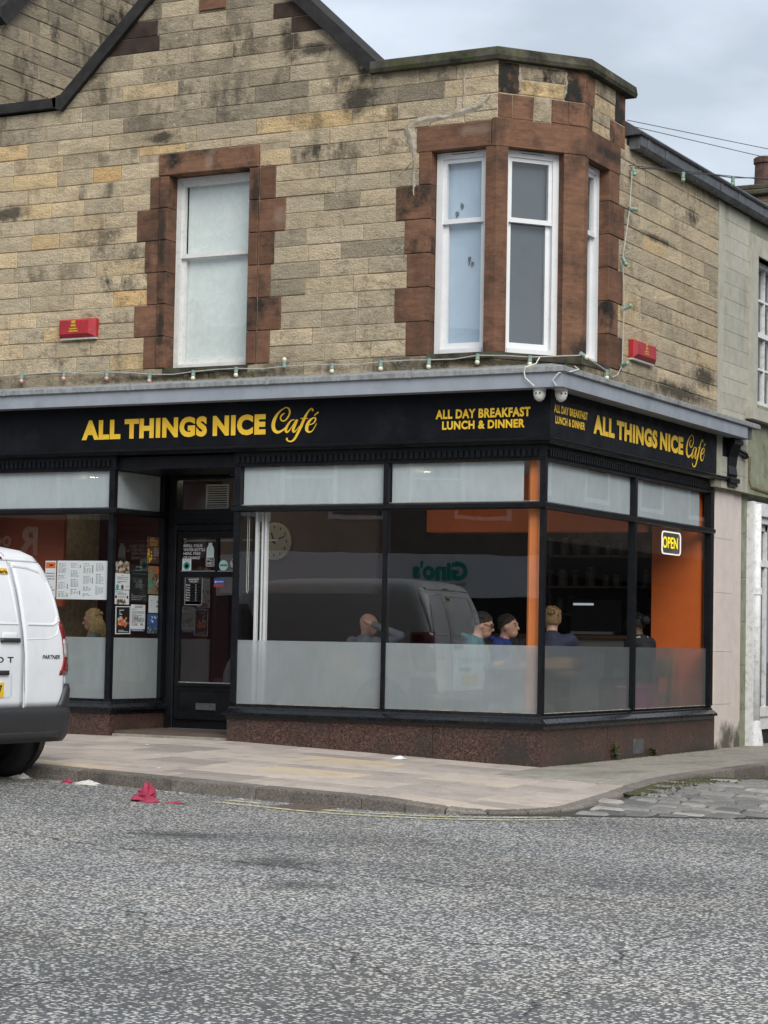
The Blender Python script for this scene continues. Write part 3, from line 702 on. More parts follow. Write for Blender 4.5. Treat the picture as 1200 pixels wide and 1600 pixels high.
# plain course under the sills
for a, b in course(F, 3.745, Zc, -9, -.48, lmin=.5, lmax=1.1): stone(F, 3.745, Zc, a, b, tint=(rnd.uniform(.1, .5), rnd.uniform(.7, .95), .7, 1), proud=.004)
for a, b in ((0, CL),): stone(CH, 3.745, Zc, a, b, tint=(.2, .75, .8, 1), proud=.004)
for a, b in course(S, 3.745, Zc, .61, 4.44, lmin=.5, lmax=.9): stone(S, 3.745, Zc, a, b, tint=(rnd.uniform(.2, .5), .85, .5, 1), proud=.004)
k = 0
while True:
    z0 = Zc+H*k; z1 = z0+H
    if z0 > 8.3: break
    ex = []; b = k//2
    if k < 12: ex = [(JL[b], JR[b]), (BJ[b], -.48)]
    elif k == 12: ex = [(-4.225, -3.05), (-1.315, -.48)]
    lo = GL+gx(z0) if z0 > 6.62 else -9; hi = GRt-gx(z0) if z0 > 6.62 else -.48
    if z0 > 6.62 and z0 < 6.7: lo, hi = -5.5, -1.77
    z1c = min(z1, 6.66) if z0 < 6.5 and z1 > 6.66 else z1
    for a, c in course(F, z0, z1, lo, hi, ex):
        a2, c2 = a, c
        if z0 > 6.62:
            a2 = max(a, GL+gx(z1)); c2 = min(c, GRt-gx(z1))
            if a2 > c2-.02: continue
            if a2 > c-.02 or c2 < a+.02: continue
        zz0 = z0
        if k == 13:
            for (e0, e1) in ((-4.225, -3.05), (-1.315, -.48)):
                if c > e0+.04 and a < e1-.04: zz0 = 6.105
        cx = (a+c)/2; tint = None; mt = 'stone'
        if z0 > 7.05 and z1 < 7.6 and (cx < GL+gx(z0)+.35 or cx > GRt-gx(z0)-.32): tint = (.05, .9, 1.6, 1); mt = 'sooty_stone'
        elif z0 > 6.3 and rnd.random() < .8: tint = (rnd.uniform(.05, .42), rnd.uniform(.72, 1.0), rnd.uniform(.1, .7), 1)
        elif cx > -2.9 and cx < -1.75 and z0 > 5.8 and rnd.random() < .7: tint = (rnd.uniform(.2, .9), .95, rnd.uniform(.2, .9), 1)
        elif cx > -3 and cx < -1.3 and z0 < 5.6: tint = (min(.8, max(.1, rnd.gauss(.36, .13))), rnd.uniform(.85, 1.05), rnd.uniform(0, .25), 1)
        stone(F, zz0, z1, a, c, a2, c2, tint=tint, mat=mt)
    k += 1
# side wall
for k in range(14):
    z0 = 3.93+.162*k; z1 = z0+.162; b = k//2
    ja = [1.62, 1.50, 1.62, 1.50, 1.64, 1.50][b] if k < 12 else 1.50
    if k >= 13: ja = 1.65
    for a, c in course(S, z0, z1, ja, 4.44, lmin=.34, lmax=.72):
        stone(S, z0, z1, a, c, tint=(min(.8, max(.1, rnd.gauss(.45, .14))), rnd.uniform(.82, 1.02), rnd.uniform(0, .3), 1))
stone(S, 6.036, 6.128, 1.505, 1.65, tint=(.3, .8, .8, 1))
# turret parapet stones (mixed buff and red)
for z0, z1 in ((6.13, 6.36), (6.36, 6.66)):
    n = 4 if z0 < 6.3 else 3
    cuts = [0, .16, .38, .56, .74, CL] if z0 < 6.3 else [0, .22, .70, CL]
    for i in range(len(cuts)-1):
        red = (z0 < 6.3 and i != 2) or (z0 > 6.3 and i != 1)
        if z0 > 6.3 and i == 1:
            stone(CH, 6.37, 6.50, cuts[i], cuts[i+1], tint=(.85, 1.0, .5, 1)); stone(CH, 6.51, 6.65, cuts[i], cuts[i+1], tint=(.4, .8, 1.0, 1))
        else: stone(CH, z0, z1, cuts[i], cuts[i+1], tint=(rnd.uniform(.3, .8) if red else .3, .8, 1.5 if z0 > 6.3 else .5, 1), mat='redstone' if red else 'stone')
    for a, c, red in (((.61, .80, True), (.80, 1.25, False), (1.25, 1.65, True)) if z0 < 6.3 else ((.61, .86, True), (.86, 1.38, False), (1.38, 1.65, True))):
        if red: stone(S, z0, z1, a, c, tint=(rnd.random(), .9, 1.2, 1), mat='redstone')
        else:
            zm = (z0+z1)/2; stone(S, z0, zm, a, c, tint=(.7, .9, .3, 1)); stone(S, zm, z1, a, c, tint=(.5, .8, .6, 1))
STN.sort(key=lambda q: -q.area)
rest = {}
front_wall = bpy.data.objects['front_wall']
cnt = 0
for q in STN:
    if q.mat == 'stone' and cnt < 300: q.build('stone', 'stone', bld); cnt += 1
    elif q.mat != 'stone': q.build('red_stone', q.mat, bld)
    else:
        r0 = rest.setdefault(q.mat, MB()); r0.cur = q.tint[0]; r0.add(q.v, q.f)
for k, v in rest.items(): v.build('far_stonework', k, bld, kind='stuff')

# cement repairs round the bay head
def patch(fr, poly, d=.006, name='cement_repair'):
    m = MB(); P = []
    for i in range(len(poly)):
        a, b = poly[i], poly[(i+1) % len(poly)]
        for q in range(4):
            t_ = q/4; P.append((a[0]+(b[0]-a[0])*t_+rnd.uniform(-.012, .012), a[1]+(b[1]-a[1])*t_+rnd.uniform(-.012, .012)))
    c = (sum(p[0] for p in P)/len(P), sum(p[1] for p in P)/len(P))
    m.add([fr.p(p[0], p[1], -.004) for p in P]+[fr.p(p[0]*.94+c[0]*.06, p[1]*.94+c[1]*.06, d) for p in P],
          [(i, (i+1) % len(P), len(P)+(i+1) % len(P), len(P)+i) for i in range(len(P))]+[tuple(range(len(P), 2*len(P)))])
    return m.build(name, 'cement', bld)
def smear(fr, pts):
    L_, R_ = ribbon(None, [(x*1000, z*1000, h*1000) for x, z, h in pts]); m = MB(); n_ = len(L_); j = lambda: rnd.uniform(-9, 9)
    A_ = [(p[0]+j(), p[1]+j()) for p in L_]; B_ = [(p[0]+j(), p[1]+j()) for p in R_]; C_ = [((p[0]+q_[0])/2, (p[1]+q_[1])/2) for p, q_ in zip(A_, B_)]
    m.add([fr.p(p[0]/1000, p[1]/1000, -.002) for p in A_]+[fr.p(p[0]/1000, p[1]/1000, .012) for p in C_]+[fr.p(p[0]/1000, p[1]/1000, -.002) for p in B_],
          [(k_*n_+i, k_*n_+i+1, (k_+1)*n_+i+1, (k_+1)*n_+i) for k_ in range(2) for i in range(n_-1)])
    return m.build('cement_repair', 'cement', bld)
smear(F, [(-1.335, 5.46, .012), (-1.35, 5.62, .03), (-1.345, 5.80, .022), (-1.36, 5.98, .05), (-1.42, 6.13, .05)])
smear(F, [(-1.44, 6.10, .03), (-1.25, 6.17, .045), (-1.02, 6.18, .035), (-.80, 6.22, .045), (-.66, 6.25, .03), (-.56, 6.33, .012)])
smear(F, [(-.84, 6.26, .012), (-.83, 6.42, .022), (-.835, 6.62, .014)])
smear(F, [(-1.50, 5.66, .008), (-1.44, 5.72, .016), (-1.36, 5.78, .012)])
smear(CH, [(.70, 6.38, .010), (.715, 6.5, .016), (.71, 6.64, .010)]); smear(CH, [(.225, 6.40, .008), (.23, 6.5, .013), (.225, 6.63, .008)])

# red sandstone dressings
def red(fr, *bx, name='jamb_stone', pr=.006, rough=False):
    for (a0, a1, z0, z1) in bx:
        m = MB(); m.cur = (rnd.uniform(.25, .95), 1, rnd.choice((0, .1, .3, .8)), 1)
        g = .003; b = .006
        vs = [fr.p(a, z, d) for d, g_ in ((-.2, g), (pr-b, g), (pr, g+b)) for a, z in ((a0+g_, z0+g_), (a1-g_, z0+g_), (a1-g_, z1-g_), (a0+g_, z1-g_))]
        fs = [(8, 9, 10, 11)]
        for i in range(4):
            k = (i+1) % 4; fs += [(i, k, 4+k, 4+i), (4+i, 4+k, 8+k, 8+i)]
        m.add(vs, fs); m.build(name, 'redstone', bld)
for b in range(6):
    z0 = Zc+2*H*b; z1 = z0+2*H
    red(F, (JL[b], -4.215, z0, z1), (-3.04, JR[b], z0, z1), (BJ[b], -1.155, z0, z1))
    red(F, (-4.21, -4.10, z0, z1), (-3.155, -3.045, z0, z1), pr=.022)
    red(S, (1.235, [1.62, 1.50, 1.62, 1.50, 1.64, 1.50][b], z0, z1))
red(F, (-4.225, -3.05, 5.879, 6.10), name='lintel', pr=.024)
red(F, (-1.315, -.535, 5.862, 6.105), name='lintel', pr=.012)
# bay mullions and lintels: shafts with a clean arris where two faces meet
def plan_prism(name, poly, z0, z1, mat='redstone', parent=None, tn=.6):
    m = MB(); m.cur = (tn, 1, .25, 1); m.prism(poly, (0, 0, z0), (1, 0, 0), (0, 1, 0), (0, 0, 1), z1-z0); return m.build(name, mat, parent or bld)
c0 = CH.p(.115, 0, .004); c1 = CH.p(.115, 0, -.2); c2 = CH.p(.70, 0, .004); c3 = CH.p(.70, 0, -.2)
plan_prism('mullion', [(-.59, .1), (-.59, -.106), (-.4815, -.106), (c0.x, c0.y), (c1.x, c1.y)], 3.94, 5.86, tn=.55)
plan_prism('mullion', [(c3.x, c3.y), (c2.x, c2.y), (.106, .607), (.106, .70), (-.1, .70)], 3.94, 5.86, tn=.75)
l0 = CH.p(.02, 0, .014); l1 = CH.p(.02, 0, -.2); l2 = CH.p(.90, 0, .014); l3 = CH.p(.90, 0, -.2)
plan_prism('lintel', [(-.53, .1), (-.53, -.112), (-.486, -.114), (.112, .602), (.112, .66), (-.1, .66)], 5.864, 6.125, tn=.7)
plan_prism('lintel', [(-.1, .665), (.112, .665), (.112, 1.50), (-.1, 1.50)], 5.852, 6.13, tn=.45)
plan_prism('sill_stone', [(-1.16, .12), (-1.16, -.125), (-.487, -.125), (.123, .602), (.123, 1.25), (-.1, 1.25), (-.3, .5), (-.6, .12)], 3.875, 3.936, 'coping')
part(bld, 'sill_stone', 'coping', (-4.12, -3.13, -.125, .1, 3.87, 3.926))
# copings
sweep([(-1.80, -.1), (-.49, -.1), (.1, .62), (.1, 1.75)], [(.07, 6.665), (.085, 6.70), (.07, 6.775), (.0, 6.80), (-.35, 6.80), (-.35, 6.665)]).build('parapet_coping', 'coping', bld)
sweep([(-9, -.1), (-5.50, -.1)], [(.06, 6.70), (.06, 6.80), (0, 6.82), (-.35, 6.82), (-.35, 6.70)]).build('parapet_coping', 'skew', bld)
for pl in ([(-5.53, 6.70), (-5.44, 6.66), (-3.62, 8.37), (-3.62, 8.53), (-5.44, 6.83), (-5.55, 6.80)], [(-1.72, 6.70), (-1.80, 6.66), (-3.62, 8.36), (-3.62, 8.52), (-1.75, 6.79), (-1.70, 6.76)]):
    MB().prism(pl, (0, -.16, 0), (1, 0, 0), (0, 0, 1), (0, 1, 0), .45).build('skew_coping', 'skew', bld)
red(F, (-3.79, -3.48, 7.515, 7.9), name='vent_slab', pr=.02)
m = MB(); m.cur = (.5, 1, .5, 1)
m.prism([(.1, 6.25), (-1.6, 7.0), (-1.7, 7.0), (.0, 6.2)], (0, 3.2, 0), (1, 0, 0), (0, 0, 1), (0, 1, 0), 8.5).build('side_roof', 'slate', bld)
m = MB().prism([(-5.0, 6.3), (-3.62, 7.45), (-2.3, 6.3), (-2.4, 6.2), (-3.62, 7.3), (-4.9, 6.2)], (0, .25, 0), (1, 0, 0), (0, 0, 1), (0, 1, 0), 6).build('roof', 'slate', bld)
part(bld, 'roof_flat', 'slate', (-9, -5.5, .25, 6, 6.55, 6.6), (-1.75, -.4, .25, 3, 6.4, 6.45))
part(bld, 'upper_floor', 'dark_void', (-9, -.15, .35, 6.4, 3.3, 3.4))

# --- sash windows
def sash(fr, a0, a1, z0, z1, zm, d, mat, fwid, blind, name='sash_window', vent=True, glassm='glass', horns=False, bind=None):
    w_ = fpart(fr, bld, name, mat, (a0, a0+fwid, z0, z1, d-.09, d), (a1-fwid, a1, z0, z1, d-.09, d), (a0+fwid, a1-fwid, z1-fwid, z1, d-.09, d), (a0+fwid, a1-fwid, z0, z0+fwid*.9, d-.09, d+.012))
    i0, i1 = a0+fwid, a1-fwid; zb = z0+fwid*.9; zt = z1-fwid; sw = fwid*.62; m_ = .022
    fpart(fr, w_, 'upper_sash', mat, (i0, i0+sw, zm, zt, d-.06, d-.018), (i1-sw, i1, zm, zt, d-.06, d-.018), (i0+sw, i1-sw, zt-sw, zt, d-.06, d-.018), (i0, i1, zm-m_, zm+m_, d-.06, d-.012))
    fpart(fr, w_, 'lower_sash', mat, (i0, i0+sw*1.25, zb, zm-m_, d-.085, d-.048), (i1-sw*1.25, i1, zb, zm-m_, d-.085, d-.048), (i0+sw*1.25, i1-sw*1.25, zb, zb+sw*1.6, d-.085, d-.048))
    for (lo, hi, dd) in ((zm+m_, zt-sw, d-.04), (zb+sw*1.6, zm-m_, d-.066)):
        q = MB(); q.add([fr.p(i0+sw, lo, dd), fr.p(i1-sw, lo, dd), fr.p(i1-sw, hi, dd), fr.p(i0+sw, hi, dd)], [(0, 1, 2, 3)]); q.build('pane', glassm, w_)
    fpart(fr, w_, 'blind', blind, (i0+(.03 if bind else .005), i1-.005, zb, zt, d-.10, d-.092))  # in the bay's left window this panel carries the painted sky reflection
    if vent: fpart(fr, w_, 'trickle_vent', 'white_upvc', ((i0+i1)/2-.13, (i0+i1)/2+.13, z1-.028, z1-.008, d, d+.012)); fpart(fr, w_, 'vent_slot', 'ink', ((i0+i1)/2-.12, (i0+i1)/2+.12, z1-.026, z1-.020, d+.012, d+.014))
    return w_
sash(F, -4.10, -3.155, 3.93, 5.875, 5.08, -.14, 'white_wood', .055, 'blind_white', vent=False, glassm='glass_old', bind=True)
sash(F, -1.149, -.59, 3.937, 5.86, 5.205, -.10, 'white_upvc', .062, 'sky_reflection_blue')  # blue panel behind this glass holds the sky reflection as colour
sash(CH, .115, .70, 3.937, 5.86, 5.205, -.10, 'white_upvc', .062, 'blind_grey')
sash(S, .70, 1.232, 3.937, 5.85, 5.205, -.10, 'white_upvc', .06, 'blind_grey')

for sx_, sz_, l_ in ((-.92, 5.36, .05), (-.97, 5.28, .04), (-.83, 4.83, .06), (-.80, 4.79, .04)):
    m = MB()
    for k in range(4):
        cx_, cz_ = sx_+rnd.uniform(-.012, .012), sz_+rnd.uniform(-.02, .02); m.add([F.p(cx_-.006, cz_-l_*.4, -.180-k*.0002), F.p(cx_+.008, cz_-l_*.3, -.180-k*.0002), F.p(cx_+.012, cz_+l_*.4, -.180-k*.0002), F.p(cx_-.004, cz_+l_*.35, -.180-k*.0002)], [(0, 1, 2, 3)])
    m.build('smudge', 'iron_grey', bld)

# ================================================================== shopfront (parts of the cafe building)
PATH = [(-9, 0), (0, 0), (0, 5.0)]
RW = [(-3.67, .93), (-3.3, 0), (0, 0), (0, 4.60)]      # right-hand window with its hidden return into the lobby
LW = [(-9, 0), (-4.74, 0), (-4.74, .95)]              # left-hand window with its return
def base_panel(fr, a0, a1, zb, d=.03): fpart(fr, bld, 'granite_panel', 'granite', (a0+.0025, a1-.0025, zb, .468, -.08, d))
for a, b in ((-3.33, -2.18), (-2.18, -1.08), (-1.08, .0305)): base_panel(SF, a, b, -.05)
for a, b in ((-.0295, 1.55), (1.55, 3.15), (3.15, 4.76)): base_panel(SS, a, b, -.05, .0285)
for a, b in ((-9, -7.3), (-7.3, -6.0), (-6.0, -4.71)): base_panel(SF, a, b, -.05)
LR = FR((-4.74, 0, 0), (0, 1, 0)); RR = FR((-3.3, 0, 0), (.37, -.93, 0))
base_panel(LR, -.028, 1.0, -.05, .0285); base_panel(RR, -.98, .0, -.05, .0285)
part(bld, 'vent_plate', 'iron_grey', (.028, .036, 2.22, 2.50, .17, .32))
SILL = [(-.05, .612), (.010, .612), (.012, .588), (.022, .583), (.026, .566), (.036, .562), (.085, .528), (.085, .502), (.052, .498), (.048, .4685), (-.05, .4685)]
TRAN = [(-.04, 2.485), (.025, 2.485), (.045, 2.50), (.045, 2.535), (.02, 2.55), (-.04, 2.55)]
HEAD = [(-.05, 2.93), (.02, 2.93), (.03, 2.945), (.02, 2.96), (.02, 3.075), (-.05, 3.075)]
for nm, pf in (('sill', SILL), ('transom', TRAN), ('head_rail', HEAD)):
    for pth in (RW, LW): sweep(pth, pf).build(nm, 'sill_gloss' if nm == 'sill' else 'black_paint', bld)
m = MB()
for fr, a0, a1 in ((SF, -3.28, -.03), (SS, .05, 4.55), (SF, -9, -4.78)):
    a = a0
    while a < a1-.04: obox(m, fr, a, a+.034, 2.968, 3.03, .02, .038); a += .058
m.build('dentil_course', 'black_paint', bld, kind='stuff')
sweep(PATH, [(-.05, 3.075), (.075, 3.075), (.10, 3.09), (.135, 3.10), (.14, 3.115), (.125, 3.128), (-.05, 3.128)]).build('fascia_bead', 'black_paint', bld)
fascia = sweep([(-9, 0), (0, 0), (0, 4.80)], [(-.05, 3.129), (.098, 3.129), (.10, 3.565), (-.05, 3.565)]).build('fascia_board', 'sign_board', bld)
sweep([(-9, 0), (0, 0), (0, 4.93)], [(-.1, 3.566), (.27, 3.566), (.29, 3.562), (.29, 3.692), (-.1, 3.692)]).build('cornice', 'cornice_paint', bld)
part(bld, 'cornice_end', 'iron_grey', (.0, .275, 4.931, 5.12, 3.57, 3.69))
sweep([(-9, 0), (0, 0), (0, 5.30)], [(-.1, 3.693), (.305, 3.693), (.318, 3.70), (.318, 3.742), (.30, 3.752), (.1, 3.80), (-.1, 3.80)]).build('lead_flashing', 'lead', bld)
for x in (-5.95, -4.4, -2.8, -1.25): part(bld, 'lead_seam', 'lead', (x, x+.025, -.324, -.28, 3.694, 3.757))
# console bracket at the end of the sign
br = [(.0, 3.13), (.115, 3.13), (.125, 3.17), (.115, 3.26), (.125, 3.36), (.15, 3.45), (.17, 3.50), (.17, 3.56), (.0, 3.56)]
MB().prism(br, (0, 4.80, 0), (1, 0, 0), (0, 0, 1), (0, 1, 0), .28).build('bracket', 'black_paint', bld)
part(bld, 'bracket_base', 'black_paint', (.0, .15, 4.79, 5.11, 3.075, 3.13), (.0, .13, 4.80, 5.09, 3.03, 3.075), bev=.01)
part(bld, 'bracket_cap', 'black_paint', (.0, .19, 4.79, 5.10, 3.50, 3.555), bev=.008)
# lettering
text('ALL THINGS NICE', 'sign_lettering', 'gold', fascia, (-5.094, -.1, 3.232), (1, 0, 0), (0, 0, 1), (0, -1, 0), 2.18, .203, bold=.056, space=1.11, word=.6)
cafe('sign_script', fascia, (-2.953, -.1, 3.486), (1, 0, 0), (0, 0, 1), (0, -1, 0), .00714/12, .0064/12)
text('ALL DAY BREAKFAST', 'sign_lettering', 'gold', fascia, (-1.067, -.1, 3.323), (1, 0, 0), (0, 0, 1), (0, -1, 0), .966, .088, bold=.040, space=1.09)
text('LUNCH & DINNER', 'sign_lettering', 'gold', fascia, (-.998, -.1, 3.222), (1, 0, 0), (0, 0, 1), (0, -1, 0), .842, .08, bold=.040, space=1.09)
text('ALL DAY BREAKFAST', 'sign_lettering', 'gold', fascia, (.1, -.036, 3.362), (0, 1, 0), (0, 0, 1), (1, 0, 0), .80, .075, bold=.036, space=1.09)
text('LUNCH & DINNER', 'sign_lettering', 'gold', fascia, (.1, .0, 3.262), (0, 1, 0), (0, 0, 1), (1, 0, 0), .70, .072, bold=.036, space=1.09)
text('ALL THINGS NICE', 'sign_lettering', 'gold', fascia, (.1, .91, 3.252), (0, 1, 0), (0, 0, 1), (1, 0, 0), 2.47, .188, bold=.056, space=1.11, word=.6)
cafe('sign_script', fascia, (.1, 3.34, 3.486), (0, 1, 0), (0, 0, 1), (1, 0, 0), .0082/12, .0064/12)
# posts and mullions
def post(fr, a0, a1, z0=.612, z1=2.93, d0=-.045, d1=.03): fpart(fr, bld, 'mullion_post', 'black_paint', (a0, a1, z0, 2.486, d0, d1), (a0-.004, a1+.004, 2.548, z1, d0, d1))
post(SF, -1.64, -1.597); post(SF, -3.30, -3.235); post(SF, -.032, .0135, d1=.0135); post(SS, 2.22, 2.275); post(SS, 4.49, 4.59)
post(SF, -4.80, -4.74, d1=.012); post(SF, -7.2, -7.15)
post(LR, .87, .96)
# panes
def pane(fr, a0, a1, z0, z1, d=-.01, mat='glass', name='window_pane', sk=0):
    q = MB(); q.add([fr.p(a0, z0, d+sk), fr.p(a1, z0, d-sk), fr.p(a1, z1, d-sk), fr.p(a0, z1, d+sk)], [(0, 1, 2, 3)]); return q.build(name, mat, bld)
def bay(fr, a0, a1, fr_m='frost', top_m='frost_top', top=True, fz=1.232, sk=0):
    pane(fr, a0, a1, .60, 2.50, sk=sk); pane(fr, a0, a1, .60, fz, -.018, fr_m, 'frosted_film', sk=sk)
    if top:
        pane(fr, a0, a1, 2.54, 2.94); pane(fr, a0+.015, a1-.015, 2.555, 2.925, -.03, top_m, 'frosted_panel')
bay(SF, -3.24, -1.63, sk=.028); bay(SF, -1.61, -.02, top=False, sk=.028)      # the big sheets sit a little askew in their rebates
pane(SF, -1.61, -.02, 2.54, 2.94); pane(SF, -1.58, -.215, 2.555, 2.925, -.03, 'frost_top', 'frosted_panel')
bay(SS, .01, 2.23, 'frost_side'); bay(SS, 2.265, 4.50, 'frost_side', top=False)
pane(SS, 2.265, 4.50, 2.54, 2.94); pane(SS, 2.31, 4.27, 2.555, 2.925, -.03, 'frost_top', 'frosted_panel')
bay(SF, -7.16, -4.79); bay(SF, -8.95, -7.19); bay(LR, .02, .88)
q = pane(RR, -.97, -.05, .6, 2.5); pane(RR, -.97, -.05, 2.54, 2.94)
# pale putty beads along the glass
m = MB()
obox(m, SF, -3.235, -.04, .612, .618, -.009, .002); obox(m, SF, -3.235, -.04, 2.552, 2.558, -.009, .002); obox(m, SS, .03, 4.44, .612, .618, -.009, .002)
m.build('putty_bead', 'cement', bld)
# lobby: soffit, floor, door
part(bld, 'lobby_soffit', 'black_paint', (-4.74, -3.3, .03, 1.05, 2.935, 3.06))
part(bld, 'lobby_floor', 'concrete_pavement', (-4.70, -3.34, .0, .95, .1, gz(-3.3)+.19))
part(bld, 'threshold', 'steel', (-4.62, -3.75, .90, .96, .25, .305))
part(bld, 'door_frame', 'black_paint', (-4.70, -4.60, .93, 1.05, .27, 2.93), (-3.78, -3.69, .93, 1.05, .27, 2.93), (-4.60, -3.78, .93, 1.05, 2.36, 2.43), (-4.60, -3.78, .90, 1.06, 2.43, 2.58), (-4.60, -3.78, .93, 1.05, 2.90, 2.93), bev=.006)
part(bld, 'fanlight_bead', 'black_paint', (-4.60, -3.78, .885, .90, 2.45, 2.475), (-4.60, -3.78, .885, .90, 2.53, 2.56))
door = part(bld, 'door', 'black_paint', (-4.595, -4.545, .955, .995, .30, 2.355), (-3.83, -3.785, .955, .995, .30, 2.355), (-4.545, -3.83, .955, .995, 2.285, 2.355), (-4.545, -3.83, .955, .995, 1.878, 1.935),
            (-4.545, -3.83, .955, .995, .70, .775), (-4.545, -3.83, .965, .99, .40, .70), (-4.545, -3.83, .95, .995, .30, .40), (-4.125, -4.09, .955, .99, 1.935, 2.285))
DF = FR((0, .955, 0), (1, 0, 0))
def dpart(name, mat, *bx): return fpart(DF, door, name, mat, *bx)
dpart('weather_bar', 'black_paint', (-4.56, -3.82, .40, .43, 0, .03), (-4.56, -3.82, .745, .775, 0, .025))
dpart('letter_plate', 'iron_grey', (-4.32, -4.08, .50, .57, -.01, .004))
dpart('pane_bead', 'lead', (-4.545, -4.125, 1.935, 1.945, -.01, .002), (-4.09, -3.83, 1.935, 1.945, -.01, .002), (-4.54, -3.84, .776, .788, -.01, .001))
for a0, a1, z0, z1 in ((-4.545, -4.125, 1.935, 2.285), (-4.09, -3.83, 1.935, 2.285), (-4.545, -3.83, .775, 1.878)):
    q = MB(); q.add([DF.p(a0, z0, -.02), DF.p(a1, z0, -.02), DF.p(a1, z1, -.02), DF.p(a0, z1, -.02)], [(0, 1, 2, 3)]); q.build('door_pane', 'glass', door)
q = MB(); q.add([(-4.6, 1.0, 2.58), (-3.78, 1.0, 2.58), (-3.78, 1.0, 2.90), (-4.6, 1.0, 2.90)], [(0, 1, 2, 3)]); q.build('fanlight', 'glass', bld)

# ------------------------------------------------------------------ interior shell
part(bld, 'interior_floor', 'floor_tile', (-9, -.1, .06, 6.5, .2, .30))
part(bld, 'interior_ceiling', 'ceiling', (-9, -.1, .06, 6.5, 3.0, 3.06))
part(bld, 'interior_wall', 'taupe', (-6.6, -4.0, 4.5, 4.6, .3, 3.0)); part(bld, 'interior_wall', 'maroon', (-9, -6.6, 4.5, 4.6, .3, 3.0), (-9.05, -9, .06, 4.6, .3, 3.0))
part(bld, 'interior_wall', 'dark_void', (-4.0, -.1, 6.4, 6.5, .3, 3.0), (-4.05, -4.0, 4.6, 6.4, .3, 3.0))
part(bld, 'interior_wall', 'orange', (-.62, -.09, 4.40, 6.4, .3, 3.0))
part(bld, 'interior_wall', 'orange_shaded', (-9, -5.76, .55, .60, 1.55, 2.99))  # same orange as the other walls, with shade put into its colour
part(bld, 'partition', 'maroon', (-6.62, -4.85, 2.4, 2.46, .3, 3.0))
part(bld, 'interior_wall', 'taupe', (-4.9, -2.95, 2.3, 2.36, 1.75, 3.0))
part(bld, 'bulkhead', 'orange', (-2.5, -.1, 2.6, 2.9, 2.42, 3.0))
part(bld, 'lobby_frame', 'white_upvc', (-3.13, -3.105, .10, .15, .3, 2.99), (-3.075, -3.055, .13, .18, .3, 2.99), (-3.035, -3.01, .12, .17, .3, 2.99), (-3.13, -3.01, .18, .19, 2.4, 2.99), bev=.004)
part(bld, 'column', 'orange_daylit', (-.20, -.07, .075, .215, .3, 3.0), bev=.03)  # wall orange lightened, painting in the daylight near the window
for i, (x, y) in enumerate(((-4.3, 1.5), (-2.0, 1.6), (-6.0, 1.4))):
    o = thing('downlight', ('round downlight glowing in the ceiling behind the door fanlight', 'round downlight glowing above the balding man', 'round downlight glowing in the ceiling behind the left window')[i], 'ceiling light', (x, y, 2.99), 'recessed downlights in the cafe ceiling')
    MB().tube([(x, y, 2.999), (x, y, 2.985)], .06, 14).build('rim', 'white_upvc', o); MB().tube([(x, y, 2.984), (x, y, 2.980)], .045, 14).build('lens', 'downlight', o)

# ================================================================== cafe contents
def chair(x, y, rot, who):
    o = thing('cafe_chair', 'dark wooden cafe chair that the '+who+' sits on', 'chair', (x, y, .3), 'cafe chairs')
    q = Matrix.Translation((x, y, .3)) @ Matrix.Rotation(rot, 4, 'Z')
    def bb(name, *bx):
        m = MB()
        for b in bx: m.box(*b, bev=.008)
        m.v = [tuple(q @ Vector(v)) for v in m.v]; m.build(name, 'wood', o)
    bb('seat', (-.2, .2, -.2, .2, .40, .435))
    for sx in (-.18, .14):
        for sy in (-.18, .14): bb('leg', (sx, sx+.04, sy, sy+.04, 0, .40))
    bb('backrest', (-.2, -.17, -.18, .18, .62, .82), (-.2, -.165, -.18, -.145, .435, .82), (-.2, -.165, .145, .18, .435, .82))
def table(x, y, who):
    o = thing('cafe_table', 'small square wooden cafe table '+who, 'table', (x, y, .3), 'cafe tables')
    part(o, 'table_top', 'wood', (x-.33, x+.33, y-.33, y+.33, 1.0, 1.03), bev=.01); MB().tube([(x, y, .32), (x, y, 1.0)], .03, 10).build('pedestal', 'steel', o); MB().tube([(x, y, .30), (x, y, .325)], [.22, .2], 16).build('base', 'steel', o)
table(-.50, .80, 'between the teal hoodie and the corner column'); table(-2.45, 1.95, 'in front of the balding man'); table(-6.05, .70, 'beside the blonde person')

ck = thing('wall_clock', 'large round cream wall clock with black hands on the taupe wall', 'clock', (-4.19, 2.29, 2.315))
MB().tube([(-4.19, 2.298, 2.315), (-4.19, 2.26, 2.315)], .205, 36).build('case', 'cream', ck); MB().tube([(-4.19, 2.259, 2.315), (-4.19, 2.255, 2.315)], .185, 36).build('dial', 'clock_face', ck)
for nm, a, l, wd in (('hour_hand', -22, .10, .012), ('minute_hand', 68, .15, .009)):
    c, s_ = math.cos(R(90-a)), math.sin(R(90-a)); MB().prism([(-s_*wd-c*.03, c*wd-s_*.03), (c*l-s_*wd*.5, s_*l+c*wd*.5), (c*l+s_*wd*.5, s_*l-c*wd*.5), (s_*wd-c*.03, -c*wd-s_*.03)], (-4.19, 2.252, 2.315), (1, 0, 0), (0, 0, 1), (0, -1, 0), .002).build(nm, 'ink', ck)
for i in range(12):
    a = R(30*i); MB().box(-4.19+.155*math.sin(a)-.006, -4.19+.155*math.sin(a)+.006, 2.2525, 2.2545, 2.315+.155*math.cos(a)-.014, 2.315+.155*math.cos(a)+.014).build('hour_mark', 'ink', ck)
